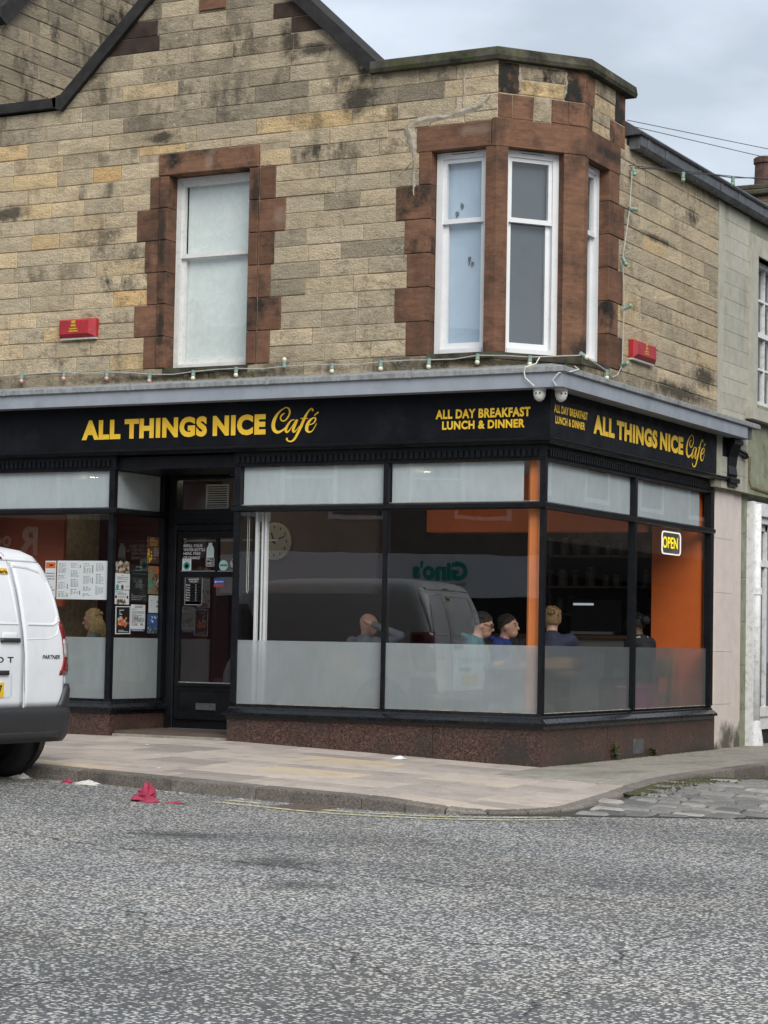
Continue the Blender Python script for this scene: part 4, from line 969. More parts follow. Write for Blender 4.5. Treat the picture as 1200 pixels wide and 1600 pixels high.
# extractor vent in the fanlight
ev = thing('extractor_grille', 'square cream slatted extractor grille in the fanlight above the door', 'vent', (-4.12, .96, 2.6))
part(ev, 'frame', 'cream', (-4.26, -4.24, .955, .985, 2.585, 2.845), (-4.0, -3.98, .955, .985, 2.585, 2.845), (-4.24, -4.0, .955, .985, 2.585, 2.605), (-4.24, -4.0, .955, .985, 2.825, 2.845), bev=.004)
for i in range(9): part(ev, 'slat', 'cream', (-4.24, -4.0, .962, .975, 2.611+i*.0238, 2.623+i*.0238))
part(ev, 'back', 'ink', (-4.24, -4.0, .976, .984, 2.605, 2.825))
# counter and shelving seen through the side window
ct = thing('serving_counter', 'pale panelled serving counter at the back of the cafe', 'counter', (-2, 5.2, .3))
for a, b in ((-3.1, -2.45), (-2.445, -1.80), (-1.795, -1.15)): part(ct, 'front_panel', 'grey_panel', (a, b, 4.95, 5.0, .32, 1.32))
part(ct, 'worktop', 'wood', (-3.15, -1.10, 4.90, 5.5, 1.32, 1.36)); part(ct, 'carcass', 'dark_void', (-3.08, -1.16, 5.0, 5.45, .32, 1.31))
part(ct, 'badge', 'teal_print', (-2.62, -2.50, 4.944, 4.949, 1.12, 1.25))
for zi, z in enumerate((1.62, 1.95, 2.32)):
    sh = thing('wall_shelf', ('low', 'middle', 'high')[zi]+' dark wall shelf of jars behind the serving counter', 'shelf', (-2.4, 6.2, z))
    part(sh, 'board', 'grey_panel', (-2.75, -1.0, 6.05, 6.39, z-.02, z)); part(sh, 'support', 'grey_panel', (-2.72, -2.69, 6.1, 6.39, z-.2, z-.02)); part(sh, 'support', 'grey_panel', (-1.1, -1.07, 6.1, 6.39, z-.2, z-.02))
    x = -2.62
    while x < -1.15:
        r = rnd.uniform(.04, .075); h = rnd.uniform(.12, .24)
        o = MB().tube([(x, 6.2, z+.001), (x, 6.2, z+h*.75), (x, 6.2, z+h*.85), (x, 6.2, z+h)], [r, r, r*.7, r*.72], 8).build('storage_jar', rnd.choice(('jar_a', 'jar_b', 'jar_c', 'jar_b')), smooth=False)
        mt_ = o.data.materials[0].name; tag(o, {'jar_a': 'tan', 'jar_b': 'grey green', 'jar_c': 'dark brown'}[mt_]+(' squat' if h < .18 else ' tall')+' storage jar on the '+('low', 'middle', 'high')[zi]+' shelf behind the counter', 'jar', 'storage jars on the back shelves'); x += r*2+rnd.uniform(.02, .1)
pelmet = part(bld, 'wall_panelling', 'grey_panel', *[(-3.9+i*.42, -3.9+i*.42+.40, 6.36, 6.395, 2.62, 2.95) for i in range(7)])
cm = thing('coffee_machine', 'dark coffee machine with lit display strip on the counter', 'coffee machine', (-1.55, 5.2, 1.36))
part(cm, 'body', 'ink', (-1.85, -1.22, 5.0, 5.4, 1.36, 1.78), bev=.02); part(cm, 'display', 'screen', (-1.80, -1.55, 4.994, 4.998, 1.70, 1.725)); part(cm, 'drip_tray', 'steel', (-1.80, -1.28, 4.92, 5.0, 1.37, 1.40))
fr_ = thing('drinks_fridge', 'tall dark drinks fridge with lit shelf beside the orange wall', 'fridge', (-.95, 5.9, .3))
part(fr_, 'cabinet', 'ink', (-1.05, -.66, 5.5, 6.3, .3, 2.15), bev=.015); part(fr_, 'lit_shelf', 'screen', (-1.0, -.85, 5.494, 5.498, 1.90, 1.92)); part(fr_, 'door_panel', 'grey_panel', (-.70, -.65, 5.45, 5.49, .4, 2.05))
for i in range(6):
    for j in range(3): part(fr_, 'can', ('steel', 'cream', 'jar_b')[j], (-1.0+j*.06, -.955+j*.06, 5.47, 5.495, 1.5+i*.065, 1.555+i*.065))
for i, (x, r, l) in enumerate(((-.95, .10, 'black wire pendant lamp beside the orange wall'), (-1.35, .13, 'wide black pendant lamp shade over the counter'))):
    o = thing('pendant_lamp', l, 'pendant lamp', (x, 4.2, 2.4)); MB().tube([(x, 4.2, 2.999), (x, 4.2, 2.62)], .006, 6).build('cord', 'ink', o)
    MB().tube([(x, 4.2, 2.66), (x, 4.2, 2.60), (x, 4.2, 2.42)], [.03, .06, r*1.4], 16, caps=False).build('shade', 'ink', o)
hp = thing('till_screen', 'small tilted till screen on the table edge by the waitress', 'till', (-.75, 3.2, 1.2))
MB().prism([(-.9, 1.20), (-.55, 1.12), (-.55, 1.135), (-.9, 1.215)], (0, 3.3, 0), (1, 0, 0), (0, 0, 1), (0, 1, 0), .25).build('panel', 'ink', hp)
part(hp, 'stand', 'ink', (-.75, -.69, 3.38, 3.46, .3, 1.15)); part(hp, 'foot', 'ink', (-.85, -.6, 3.3, 3.55, .30, .32))
sc_ = thing('storage_crate', 'bright pink storage crate on the floor behind the frosted side window', 'crate', (-.3, 3.1, .3))
part(sc_, 'tub', 'cloth_pink', (-.42, -.17, 2.95, 3.25, .3, .80), bev=.02); part(sc_, 'rim', 'cloth_pink', (-.44, -.15, 2.93, 3.27, .80, .83), bev=.01)
bl_ = thing('blind_chain', 'white looped blind chain hanging inside the window beside the lobby', 'blind chain', (-3.25, .1, 1.6)); MB().tube([(-3.21, .09, 2.95), (-3.21, .09, 1.72), (-3.20, .09, 1.69), (-3.19, .09, 1.72), (-3.19, .09, 2.95)], .004, 5).build('chain', 'cable', bl_)
MB().tube([(-3.20, .09, 2.95), (-3.20, .09, 2.965)], .02, 8).build('pulley', 'white_upvc', bl_)
hd = thing('door_bar', 'thin pale horizontal rail behind the top panes of the door', 'rail', (-4.2, 1.1, 2.25)); part(hd, 'tube', 'white_upvc', (-4.6, -3.45, 1.09, 1.11, 2.255, 2.275)); part(hd, 'end_bracket', 'white_upvc', (-4.62, -4.6, 1.06, 1.13, 2.24, 2.29))

# ================================================================== posters, stickers, signs
def poster(name, label, cat, fr, a0, a1, z0, z1, d, bgm, items=(), tilt=0, group=None):
    o = thing(name, label, cat, tuple(fr.p((a0+a1)/2, z0, d)), group)
    W, Hh = a1-a0, z1-z0; ca, sa = math.cos(R(tilt)), math.sin(R(tilt)); ax, az = (a0+a1)/2, (z0+z1)/2
    def P(x, y, dd):
        a, z = (x-.5)*W, (y-.5)*Hh; return fr.p(ax+a*ca-z*sa, az+a*sa+z*ca, dd)
    m = MB(); m.add([P(x, y, e) for e in (d-.001, d) for x, y in ((0, 0), (1, 0), (1, 1), (0, 1))], [(3, 2, 1, 0), (4, 5, 6, 7), (0, 1, 5, 4), (1, 2, 6, 5), (2, 3, 7, 6), (3, 0, 4, 7)]); m.build('sheet', bgm, o)
    ms = {}; dd = d+.001
    for it in items:
        if it[0] == 't':
            _, s, mt, x0, x1, y0, y1 = it; p0 = P(x0, y0, dd+.0006); u = (P(x1, y0, dd)-P(x0, y0, dd)).normalized(); v = (P(x0, y1, dd)-P(x0, y0, dd)).normalized()
            text(s, 'print', mt, o, p0, u, v, fr.n, (x1-x0)*W, (y1-y0)*Hh, off=0, bold=.012)
        elif it[0] == 'r':
            _, mt, x0, x1, y0, y1 = it; ms.setdefault(mt, MB()).add([P(x0, y0, dd), P(x1, y0, dd), P(x1, y1, dd), P(x0, y1, dd)], [(0, 1, 2, 3)])
        elif it[0] == 'l':
            _, mt, n, x0, x1, y0, y1 = it; q = ms.setdefault(mt, MB()); hh = (y1-y0)/n
            for i in range(n):
                y = y1-(i+.75)*hh; x = x0
                while x < x1-.01:
                    wl = rnd.uniform(.04, .12)*(x1-x0+.3); xe = min(x+wl, x1)
                    q.add([P(x, y, dd+.0003), P(xe, y, dd+.0003), P(xe, y+hh*.42, dd+.0003), P(x, y+hh*.42, dd+.0003)], [(0, 1, 2, 3)]); x = xe+.02
                    if rnd.random() < .12: break
        elif it[0] == 'c':
            _, mt, cx, cyy, r = it; q = ms.setdefault(mt, MB()); n = 18
            q.add([P(cx+r*math.cos(6.2832*i/n), cyy+r*W/Hh*math.sin(6.2832*i/n), dd+.0004) for i in range(n)], [tuple(range(n))])
        elif it[0] == 'b':       # blotchy picture: irregular shards
            _, mt, n, x0, x1, y0, y1 = it; q = ms.setdefault(mt, MB())
            for i in range(n):
                cx, cyy = rnd.uniform(x0, x1), rnd.uniform(y0, y1); r = rnd.uniform(.03, .1)
                q.add([P(cx+r*rnd.uniform(.5, 1.2)*math.cos(k_*1.0472), cyy+r*W/Hh*rnd.uniform(.5, 1.2)*math.sin(k_*1.0472), dd+.0003+i*.00001) for k_ in range(6)], [tuple(range(6))])
    for mt, q in ms.items(): q.build('print', mt, o)
    return o
# the menu and the leaflet in the left window
it = []
for c in range(4):
    x0 = .03+c*.245; y = .94
    while y > .08:
        it.append(('l', 'iron_grey', 1, x0, x0+.12, y-.035, y)); n = rnd.randint(3, 8); n = min(n, int((y-.08)/.03))
        if n > 0: it.append(('l', 'lead', n, x0, x0+.15, y-.04-n*.028, y-.04)); it.append(('r', 'lead', x0+.17, x0+.19, y-.04-n*.028, y-.05)) if rnd.random() < .6 else None
        y -= .07+max(n, 0)*.028+rnd.uniform(.01, .04)
poster('menu_sheet', 'wide white printed menu of four columns taped inside the left window', 'menu', SF, -5.45, -4.815, 1.615, 2.01, -.024, 'white_sheet', it, -.3)
poster('leaflet', 'white leaflet with orange header in the window beside the printed menu', 'leaflet', SF, -5.60, -5.465, 1.63, 2.01, -.024, 'white_sheet', [('r', 'orange', .05, .95, .80, .96), ('r', 'red_print', .4, .7, .86, .9), ('l', 'lead', 8, .1, .9, .1, .7)])
LD = -.024
poster('poster', 'dark brown poster with yellow spring concert heading and daffodils', 'poster', LR, .64, .868, 2.012, 2.288, LD, 'jar_c', [('t', 'SPRING', 'gold', .2, .85, .80, .90), ('t', 'CONCERT', 'gold', .2, .85, .66, .77), ('l', 'cream', 1, .22, .86, .92, .96), ('l', 'cream', 7, .55, .95, .15, .6), ('b', 'gold', 16, .02, .4, .05, .5)])
poster('poster', 'patterned brown photograph poster above a white notice on the entrance return', 'poster', LR, .075, .325, 1.89, 2.006, LD, 'jar_a', [('b', 'pink_render', 26, .03, .97, .1, .95), ('b', 'jar_c', 22, .03, .97, .1, .95)], 1)
poster('notice', 'plain white notice with three small emblems on the entrance return', 'notice', LR, .075, .34, 1.722, 1.888, LD, 'white_sheet', [('l', 'iron_grey', 1, .4, .6, .84, .9), ('l', 'iron_grey', 3, .15, .9, .62, .8), ('l', 'iron_grey', 2, .15, .9, .38, .55), ('c', 'teal_print', .17, .16, .1), ('c', 'iron_grey', .5, .16, .09), ('l', 'iron_grey', 2, .78, .95, .1, .24)])
poster('notice', 'white notice with an arched heading above a row of figures', 'notice', LR, .068, .335, 1.572, 1.716, LD, 'white_sheet', [('l', 'ink', 1, .1, .9, .82, .92), ('l', 'iron_grey', 2, .2, .8, .66, .8), ('c', 'ink', .12, .52, .06), ('c', 'ink', .88, .52, .06), ('l', 'ink', 1, .25, .75, .48, .58), ('b', 'jar_a', 14, .1, .9, .05, .3), ('b', 'ink', 8, .1, .9, .05, .25)])
poster('poster', 'black poster framed in white with an orange picture in the middle', 'poster', LR, .10, .37, 1.27, 1.553, LD, 'white_sheet', [('r', 'ink', .06, .94, .03, .97), ('b', 'orange', 20, .18, .85, .3, .6), ('b', 'pink_render', 12, .2, .8, .32, .6), ('l', 'white_sheet', 3, .25, .8, .68, .9), ('l', 'white_sheet', 2, .2, .85, .06, .16)], 1)
poster('poster', 'large black poster with faint white lettering in the middle of the return', 'poster', LR, .345, .68, 1.60, 1.985, LD-.002, 'ink', [('l', 'lead', 1, .3, .65, .92, .98), ('l', 'lead', 1, .25, .75, .84, .88), ('l', 'iron_grey', 1, .15, .9, .73, .80), ('b', 'iron_grey', 12, .35, .65, .4, .6), ('l', 'lead', 4, .08, .92, .05, .24)])
poster('notice', 'grey and white closely printed list notice below the black poster', 'notice', LR, .375, .635, 1.325, 1.575, LD, 'white_sheet', [('l', 'ink', 2, .25, .8, .86, .97), ('l', 'iron_grey', 14, .06, .94, .12, .84), ('b', 'lead', 10, .15, .85, .15, .6)])
poster('poster', 'blue poster strip with fine white lettering under the list notice', 'poster', LR, .38, .63, 1.30, 1.325, LD-.001, 'blue_print', [('l', 'white_sheet', 1, .1, .9, .2, .9)])
poster('poster', 'poster of a green and russet woodland figure near the door', 'poster', LR, .675, .92, 1.692, 1.984, LD, 'jar_a', [('b', 'orange', 14, .1, .95, .7, .98), ('b', 'teal_print', 22, .02, .5, .1, .8), ('b', 'pink_render', 10, .5, .75, .3, .7), ('b', 'jar_c', 20, .4, .98, .1, .7)])
poster('notice', 'small white notice with two lines of print above the landscape poster', 'notice', LR, .695, .868, 1.497, 1.678, LD, 'white_sheet', [('l', 'iron_grey', 1, .2, .8, .68, .76), ('l', 'iron_grey', 1, .2, .8, .38, .46), ('b', 'ink', 3, .88, .95, .3, .9)])
poster('poster', 'small landscape poster of blue sky over green hills', 'poster', LR, .68, .867, 1.282, 1.485, LD, 'blue_print', [('b', 'white_sheet', 8, .3, .95, .6, .97), ('b', 'leaf', 26, .05, .95, .05, .5), ('b', 'jar_b', 10, .05, .95, .05, .3)])
# entrance door stickers
o = thing('door_sticker', 'white water bottle refill lettering and bottle picture on the door pane', 'sticker', (-4.3, .97, 1.95))
for i, s in enumerate(('REFILL YOUR', 'WATER BOTTLE', 'HERE, FREE', 'OF CHARGE')): text(s, 'print', 'white_sheet', o, (-4.525, .97, 2.19-i*.042), (1, 0, 0), (0, 0, 1), (0, -1, 0), (.235, .265, .21, .205)[i], .030, bold=.01)
bp = [(-.045, -.06), (.045, -.06), (.045, .03), (.035, .055), (.022, .07), (.022, .095), (-.022, .095), (-.022, .07), (-.035, .055), (-.045, .03)]
MB().prism(bp, (-4.195, .968, 2.14), (1, 0, 0), (0, 0, 1), (0, -1, 0), .001).build('bottle_print', 'pale_aqua', o)
m = MB()
for a0, a1, z0, z1 in ((-.05, -.045, -.145, -.06), (.045, .05, -.145, -.06), (-.045, .045, -.15, -.144)): m.box(-4.195+a0, -4.195+a1, .967, .968, 2.14+z0, 2.14+z1)
m.build('bottle_outline', 'white_sheet', o); text('FILL\nME!', 'print', 'white_sheet', o, (-4.232, .968, 2.005), (1, 0, 0), (0, 0, 1), (0, -1, 0), .074, .07, off=0, bold=.01)
dpst = lambda name, label, a0, a1, z0, z1, bgm, items, cat='sticker', d=.0: poster(name, label, cat, FR((0, .972, 0), (1, 0, 0)), a0, a1, z0, z1, d, bgm, items)
dpst('sticker', 'white and green tourism award sticker below the refill lettering', -4.54, -4.43, 1.945, 2.07, 'white_sheet', [('t', 'TAKE YOUR', 'ink', .12, .88, .86, .92), ('c', 'teal_print', .5, .4, .38), ('c', 'ink', .5, .38, .2)])
o = thing('round_sticker', 'round pale aqua sticker in the lower corner of the door pane', 'sticker', (-4.04, .97, 1.95)); MB().tube([(-4.03, .969, 2.0), (-4.03, .968, 2.0)], .055, 24).build('disc', 'pale_aqua', o); part(o, 'print', 'teal_print', (-4.075, -3.985, .966, .9675, 1.99, 2.012))
o = thing('wifi_sticker', 'cream cloud shaped wifi sticker on the door pane edge', 'sticker', (-3.88, .96, 1.96))
m = MB()
for cx, cz, r in ((-3.90, 2.02, .05), (-3.845, 2.05, .06), (-3.80, 2.03, .055), (-3.84, 1.99, .045)): m.tube([(cx, .9690-.0002*cx, cz), (cx, .968-.0002*cx, cz)], r, 20)
m.build('cloud', 'cream', o); text('WiFi', 'print', 'ink', o, (-3.93, .9655, 2.005), (1, 0, 0), (0, 0, 1), (0, -1, 0), .16, .05, bold=.02)
rows = [('r', 'ink', .04, .96, .03, .97), ('t', 'BUSINESS', 'white_sheet', .22, .8, .90, .955), ('t', 'HOURS', 'white_sheet', .28, .72, .82, .875), ('r', 'white_sheet', .05, .95, .03, .12)]
for i, dname in enumerate(('Mon', 'Tues', 'Wed', 'Thurs', 'Fri', 'Sat', 'Sun')):
    y = .69-i*.09; rows += [('t', dname, 'white_sheet', .08, .30, y+.01, y+.055), ('r', 'white_sheet', .34, .58, y, y+.065), ('r', 'white_sheet', .70, .93, y, y+.065), ('l', 'ink', 1, .37, .55, y+.005, y+.06), ('l', 'ink', 1, .73, .9, y+.005, y+.06), ('t', 'to', 'white_sheet', .61, .67, y+.015, y+.05)]
dpst('hours_card', 'black and white business hours card hung in the door glass', -4.505, -4.285, 1.585, 1.875, 'lead', rows, 'card', -.002)
dpst('card_sticker', 'small blue and red payment sticker on the door glass', -4.145, -4.015, 1.775, 1.865, 'blue_print', [('r', 'red_print', .0, 1, .0, .28), ('l', 'white_sheet', 1, .3, .9, .5, .75), ('c', 'white_sheet', .18, .6, .08)])
# neon open sign
o = thing('open_sign', 'lit yellow open sign in a white rounded tube frame', 'neon sign', (-.03, 3.43, 2.2))
rr = []; 
for cx, cz, a0 in ((3.66, 2.40, 0), (3.20, 2.40, 90), (3.20, 2.26, 180), (3.66, 2.26, 270)):
    for k in range(5): rr.append((-.035, cx+.045*math.cos(R(a0+22.5*k)), cz+.045*math.sin(R(a0+22.5*k))))
MB().tube(rr+[rr[0]], .0075, 8, caps=False).build('frame_tube', 'neon_white', o); part(o, 'backing', 'iron_grey', (-.055, -.05, 3.17, 3.69, 2.22, 2.44))
text('OPEN', 'letters', 'neon_yellow', o, (-.044, 3.20, 2.275), (0, 1, 0), (0, 0, 1), (1, 0, 0), .45, .12, off=.0, bold=.015)
MB().tube([(-.05, 3.6, 2.44), (-.05, 3.66, 2.52), (-.05, 3.70, 2.44), (-.05, 3.68, 2.38)], .004, 5).build('flex', 'cable', o)

# alarm boxes
def alarm(fr, a0, a1, z0, z1, label, flip):
    o = thing('alarm_box', label, 'alarm box', tuple(fr.p((a0+a1)/2, z0, 0)))
    m = MB(); A = .03 if not flip else .0
    f = [(a0, z0), (a1, z0), (a1, z1), (a0, z1)]; i = [(a0+.02, z0+.035), (a1-.07, z0+.035), (a1-.07, z1-.02), (a0+.02, z1-.02)]
    m.add([fr.p(a, z, 0) for a, z in f]+[fr.p(a, z, .05) for a, z in f]+[fr.p(a, z, .09) for a, z in i], [(0, 1, 5, 4), (1, 2, 6, 5), (2, 3, 7, 6), (3, 0, 4, 7), (4, 5, 9, 8), (5, 6, 10, 9), (6, 7, 11, 10), (7, 4, 8, 11), (8, 9, 10, 11)])
    m.build('cover', 'alarm_red', o)
    fpart(fr, o, 'base_strip', 'plastic_white', (a0+.005, a1-.005, z0-.018, z0+.012, 0, .045)); fpart(fr, o, 'screw', 'steel', (a1-.05, a1-.035, z0+.06, z0+.075, .07, .08))
    m = MB()
    ac = (a0+a1)/2-.03
    for k, (wd, zz, hh) in enumerate(((.05, .150, .03), (.06, .115, .022), (.10, .085, .014), (.12, .06, .012))): obox(m, fr, ac-wd/2, ac+wd/2, z0+zz*.95, z0+zz*.95+hh, .0905, .0915)
    m.build('faded_print', 'alarm_text', o)
alarm(F, -5.37, -4.92, 4.285, 4.475, 'faded red alarm box on the gable wall beside the single sash window', False)
alarm(S, 1.80, 2.40, 4.09, 4.27, 'red alarm box on the side wall beside the hanging bulb cable', True)
# cctv domes under the cornice
for k, (x, y, lab) in enumerate(((.03, -.20, 'white dome security camera on the front of the cornice corner'), (.20, -.10, 'white dome security camera on the side of the cornice corner'))):
    o = thing('security_camera', lab, 'security camera', (x, y, 3.56)); MB().tube([(x, y, 3.566), (x, y, 3.545)], .06, 20).build('mount', 'plastic_white', o)
    MB().tube([(x, y, 3.545), (x, y, 3.50), (x, y, 3.465), (x, y, 3.445)], [.058, .056, .042, .015], 20).build('housing', 'plastic_white', o, smooth=True)
    n = Vector((.15, -.95, 0)) if k == 0 else Vector((.7, -.7, 0)); n.normalize(); u = Vector((-n.y, n.x, 0))
    m = MB(); p0 = Vector((x, y, 3.515))+n*.052
    for s in (-1, 1): m.tube([p0+u*s*.018, p0+u*s*.018+n*.008], .008, 8)
    m.build('lens', 'ink', o)
    pts = [(x+.0, -.318, 3.57), (x-.09, -.322, 3.65), (x-.1, -.325, 3.70), (x-.09, -.323, 3.745), (x-.04, -.2, 3.79), (x-.04, -.12, 3.86)] if k == 0 else [(.235, -.30, 3.57), (.21, -.322, 3.62), (.27, -.325, 3.68), (.325, -.16, 3.71), (.32, .02, 3.75), (.16, .30, 3.82)]
    MB().tube(pts, .006, 6).build('cable', 'plastic_white', o)

# ================================================================== festoon lights
def bulb(o, p, mat, dirv=(0, 0, -1)):
    p = Vector(p); d = Vector(dirv).normalized()
    h = MB().tube([p-d*.012, p+d*.02, p+d*.042, p+d*.048], [.022, .019, .021, .016], 8).build('lamp_holder', 'lamp_holder', o)
    m = MB(); c = p+d*.066; m.ball(c, .024, 8, 6); m.build('bulb', mat, h, smooth=True)
fs_ = thing('festoon_string', 'festoon bulb string along the ledge above the shop fascia', 'string lights', (-3, -.15, 3.8))
B = [(-5.838, 3.93), (-5.303, 3.935), (-4.77, 3.915), (-4.249, 3.87), (-3.732, 3.876), (-3.235, 3.887), (-2.691, 3.885), (-2.158, 3.88), (-1.631, 3.883), (-1.123, 3.88), (-.621, 3.90), (-.091, 3.86)]
pts = [(-6.6, -.14, 3.92)]
for i, (x, z) in enumerate(B):
    yb = -.15 if x < -.5 else -.15+.0; pts.append((x, yb, z))
    if i < len(B)-1: pts.append(((x+B[i+1][0])/2, -.13, (z+B[i+1][1])/2+(-.012 if i % 2 else .008)))
    bulb(fs_, (x, yb, z), 'bulb_pink' if x < -4 else 'bulb_cream', (0, 0, 1) if abs(x+2.691) < .01 else (0, -.1, -1))
SB = [((.14, .498, 3.96), (.5, 0, -.3)), ((.16, 1.088, 3.87), (0, 0, -1)), ((.14, 1.532, 3.97), (.8, -.3, .3)), ((.14, 1.564, 4.54), (.8, .3, .4)), ((.14, 1.513, 5.03), (.3, .1, -.6)), ((.14, 1.684, 5.55), (.5, .6, 0)), ((.14, 1.74, 5.97), (.3, .2, -1))]
pts += [(.02, .15, 3.90), (.14, .45, 3.94)]
for k, (p, d) in enumerate(SB):
    pts.append(p); bulb(fs_, p, 'bulb_cream' if k < 2 else 'bulb_green', d)
    if k == 1: pts += [(.14, 1.28, 3.83), (.135, 1.42, 3.87)]
MB().tube(pts, .0055, 6).build('cable', 'cable', fs_)
f2 = thing('festoon_string', 'festoon bulb cable strung across the lane from the side wall', 'string lights', (.2, 1.8, 6))
pts = [(.14, 1.74, 5.97)]
A0 = Vector((.14, 1.74, 5.97)); A1 = Vector((1.5, 3.4, 6.03))
for i in range(1, 25):
    t_ = i*.135; q = A0+(A1-A0)*t_; pts.append((q.x, q.y, q.z+.012*t_*t_-.02*math.sin(t_*3)+(.015 if i % 2 else 0)))
MB().tube(pts, .006, 6).build('cable', 'cable_dark', f2)
for i in (2, 4, 6, 8, 10, 12, 14, 16): bulb(f2, (pts[i][0], pts[i][1], pts[i][2]), 'bulb_green', (0, 0, -1))
for k, (a, b) in enumerate((((.05, 1.8, 6.47), (10, 20, 7.0)), ((.05, 1.8, 6.42), (10, 21, 6.6)), ((.1, 1.75, 6.0), (9, 20, 8.1)))):
    a, b = Vector(a), Vector(b); o = MB().tube([a+(b-a)*i/16-Vector((0, 0, .25*math.sin(math.pi*i/16))) for i in range(17)], .004, 5).build('overhead_wire', 'cable_dark')
    tag(o, ('upper thin overhead wire leaving the bay parapet across the lane', 'lower thin overhead wire leaving the bay parapet across the lane', 'thin straining wire above the bulbs across the lane')[k], 'wire')

# gutter along the side eaves
gu = fpart(S, bld, 'gutter', 'iron_grey', (1.75, 1.765, 6.16, 6.275, 0, .11))
gp = [(.0, 6.275), (.005, 6.20), (.03, 6.165), (.06, 6.155), (.09, 6.165), (.115, 6.20), (.12, 6.28), (.13, 6.29), (.11, 6.29), (.0, 6.285)]
MB().prism([(a, b) for a, b in gp], (.1, 1.76, 0), (1, 0, 0), (0, 0, 1), (0, 1, 0), 9).build('gutter_trough', 'iron_grey', gu)
for y_ in (1.95, 2.45, 3.45, 4.15, 4.75, 5.7, 6.6):
    MB().prism([(a*1.08-.004, 6.22+(b-6.22)*1.12) for a, b in gp], (.1, y_, 0), (1, 0, 0), (0, 0, 1), (0, 1, 0), .07).build('gutter_joint', 'iron_grey', gu)
MB().prism([(-.1, 6.285), (.14, 6.295), (.15, 6.315), (-.3, 6.62), (-.4, 6.6)], (.1, 1.7, 0), (1, 0, 0), (0, 0, 1), (0, 1, 0), 9).build('slate_eaves', 'slate', gu)
fpart(S, bld, 'wall_head', 'skew', (1.7, 4.44, 6.17, 6.27, -.3, -.005))

# ================================================================== neighbouring painted building
nb = thing('neighbour_building', 'grey green painted stone building beside the cafe with white doorway', 'building', (-2, 8, 0))
fpart(S, nb, 'wall', 'green_strip', (4.445, 5.785, 3.0, 6.2, -.35, -.008), (5.785, 6.85, 3.0, 4.05, -.35, -.008), (5.785, 6.85, 5.76, 6.2, -.35, -.008), (6.85, 13, 3.0, 6.2, -.35, -.008))
fpart(S, nb, 'corner_margin', 'green_render', (4.445, 4.62, 3.1, 6.17, -.2, .006)); fpart(S, nb, 'window_margin', 'green_render', (5.52, 5.785, 3.98, 5.98, -.2, .02), (6.85, 7.1, 3.98, 5.98, -.2, .02), (5.785, 6.85, 5.76, 5.98, -.2, .02))
z = 3.0
while z < 6.1:
    z1 = min(z+.176, 6.17)
    for a, b in ((4.62, 5.52), (7.1, 8.6), (8.6, 10.2)):
        m = MB(); m.cur = (rnd.random(), 1, 0, 1); obox(m, S, a+.001, b-.001, z+.0018, z1-.0018, -.02, rnd.uniform(-.003, .0)); m.build('block', 'green_render', nb)
    z = z1
fpart(S, nb, 'window_sill', 'green_render', (5.40, 7.1, 3.84, 3.975, -.1, .09))
nw = fpart(S, nb, 'window', 'white_paint', (5.785, 5.84, 4.05, 5.76, -.2, -.10), (6.80, 6.85, 4.05, 5.76, -.2, -.10), (5.84, 6.80, 5.70, 5.76, -.2, -.10), (5.84, 6.80, 4.05, 4.12, -.2, -.10), (5.84, 6.80, 4.88, 4.94, -.19, -.11))
fpart(S, nw, 'glazing_bar', 'white_paint', (6.14, 6.165, 4.12, 4.88, -.18, -.13), (6.47, 6.495, 4.12, 4.88, -.18, -.13), (6.14, 6.165, 4.94, 5.70, -.18, -.13), (6.47, 6.495, 4.94, 5.70, -.18, -.13))
fpart(S, nw, 'glazing_rail', 'white_paint', (5.84, 6.80, 4.50, 4.525, -.178, -.132), (5.84, 6.80, 5.31, 5.335, -.178, -.132))
q = MB(); q.add([S.p(5.84, 4.1, -.16), S.p(6.8, 4.1, -.16), S.p(6.8, 5.72, -.16), S.p(5.84, 5.72, -.16)], [(0, 1, 2, 3)]); q.build('pane', 'glass', nw)
fpart(S, nw, 'blind', 'blind_grey', (5.82, 6.82, 4.05, 5.74, -.25, -.24))
# ground floor: pilaster, strips, drainpipe, doorway
N0 = FR((.0, 0, 0), (0, 1, 0))
fpart(N0, nb, 'pilaster', 'pilaster_paint', (4.60, 4.66, .05, 3.09, -.3, .0), (4.66, 5.26, .05, 3.08, -.3, .03), bev=0) if False else None
for z0, z1 in ((.05, .62), (.62, 1.2), (1.2, 1.85), (1.85, 2.45), (2.45, 3.07)): fpart(N0, nb, 'pilaster_block', 'pilaster_paint', (4.66, 5.25, z0+.0015, z1-.0015, -.3, .03))
fpart(N0, nb, 'pilaster_margin', 'pilaster_paint', (4.592, 4.659, .05, 3.07, -.3, .004), (5.251, 5.29, .05, 3.6, -.3, -.01), (5.29, 5.54, .05, 3.6, -.3, .02))
for i in range(7): fpart(N0, nb, 'strip_block', 'green_strip', (5.541, 5.80, .05+i*.5+.002, .55+i*.5-.002, -.3, .0))
fpart(N0, nb, 'lower_wall', 'green_strip', (5.80, 13, 2.95, 3.85, -.3, .0), (8.0, 13, .0, 2.95, -.3, .0))
z = 2.95
for a, b, z0, z1 in ((5.81, 6.9, 2.98, 3.25), (5.81, 6.9, 3.25, 3.55), (5.81, 6.9, 3.55, 3.82), (6.9, 8.4, 2.98, 3.4), (6.9, 8.4, 3.4, 3.82)):
    m = MB(); m.cur = (rnd.random()*.5, 1, 0, 1); obox(m, N0, a+.002, b-.002, z0+.002, z1-.002, 0, .012); m.build('block', 'green_render', nb)
dw = fpart(N0, nb, 'doorway', 'white_paint', (5.80, 5.90, .06, 2.93, -.1, .07), (5.95, 6.06, .06, 2.93, -.12, .03), (7.6, 7.75, .06, 2.93, -.12, .03), (5.90, 7.9, 2.78, 2.93, -.12, .06), (6.06, 7.6, 2.70, 2.78, -.12, .02))
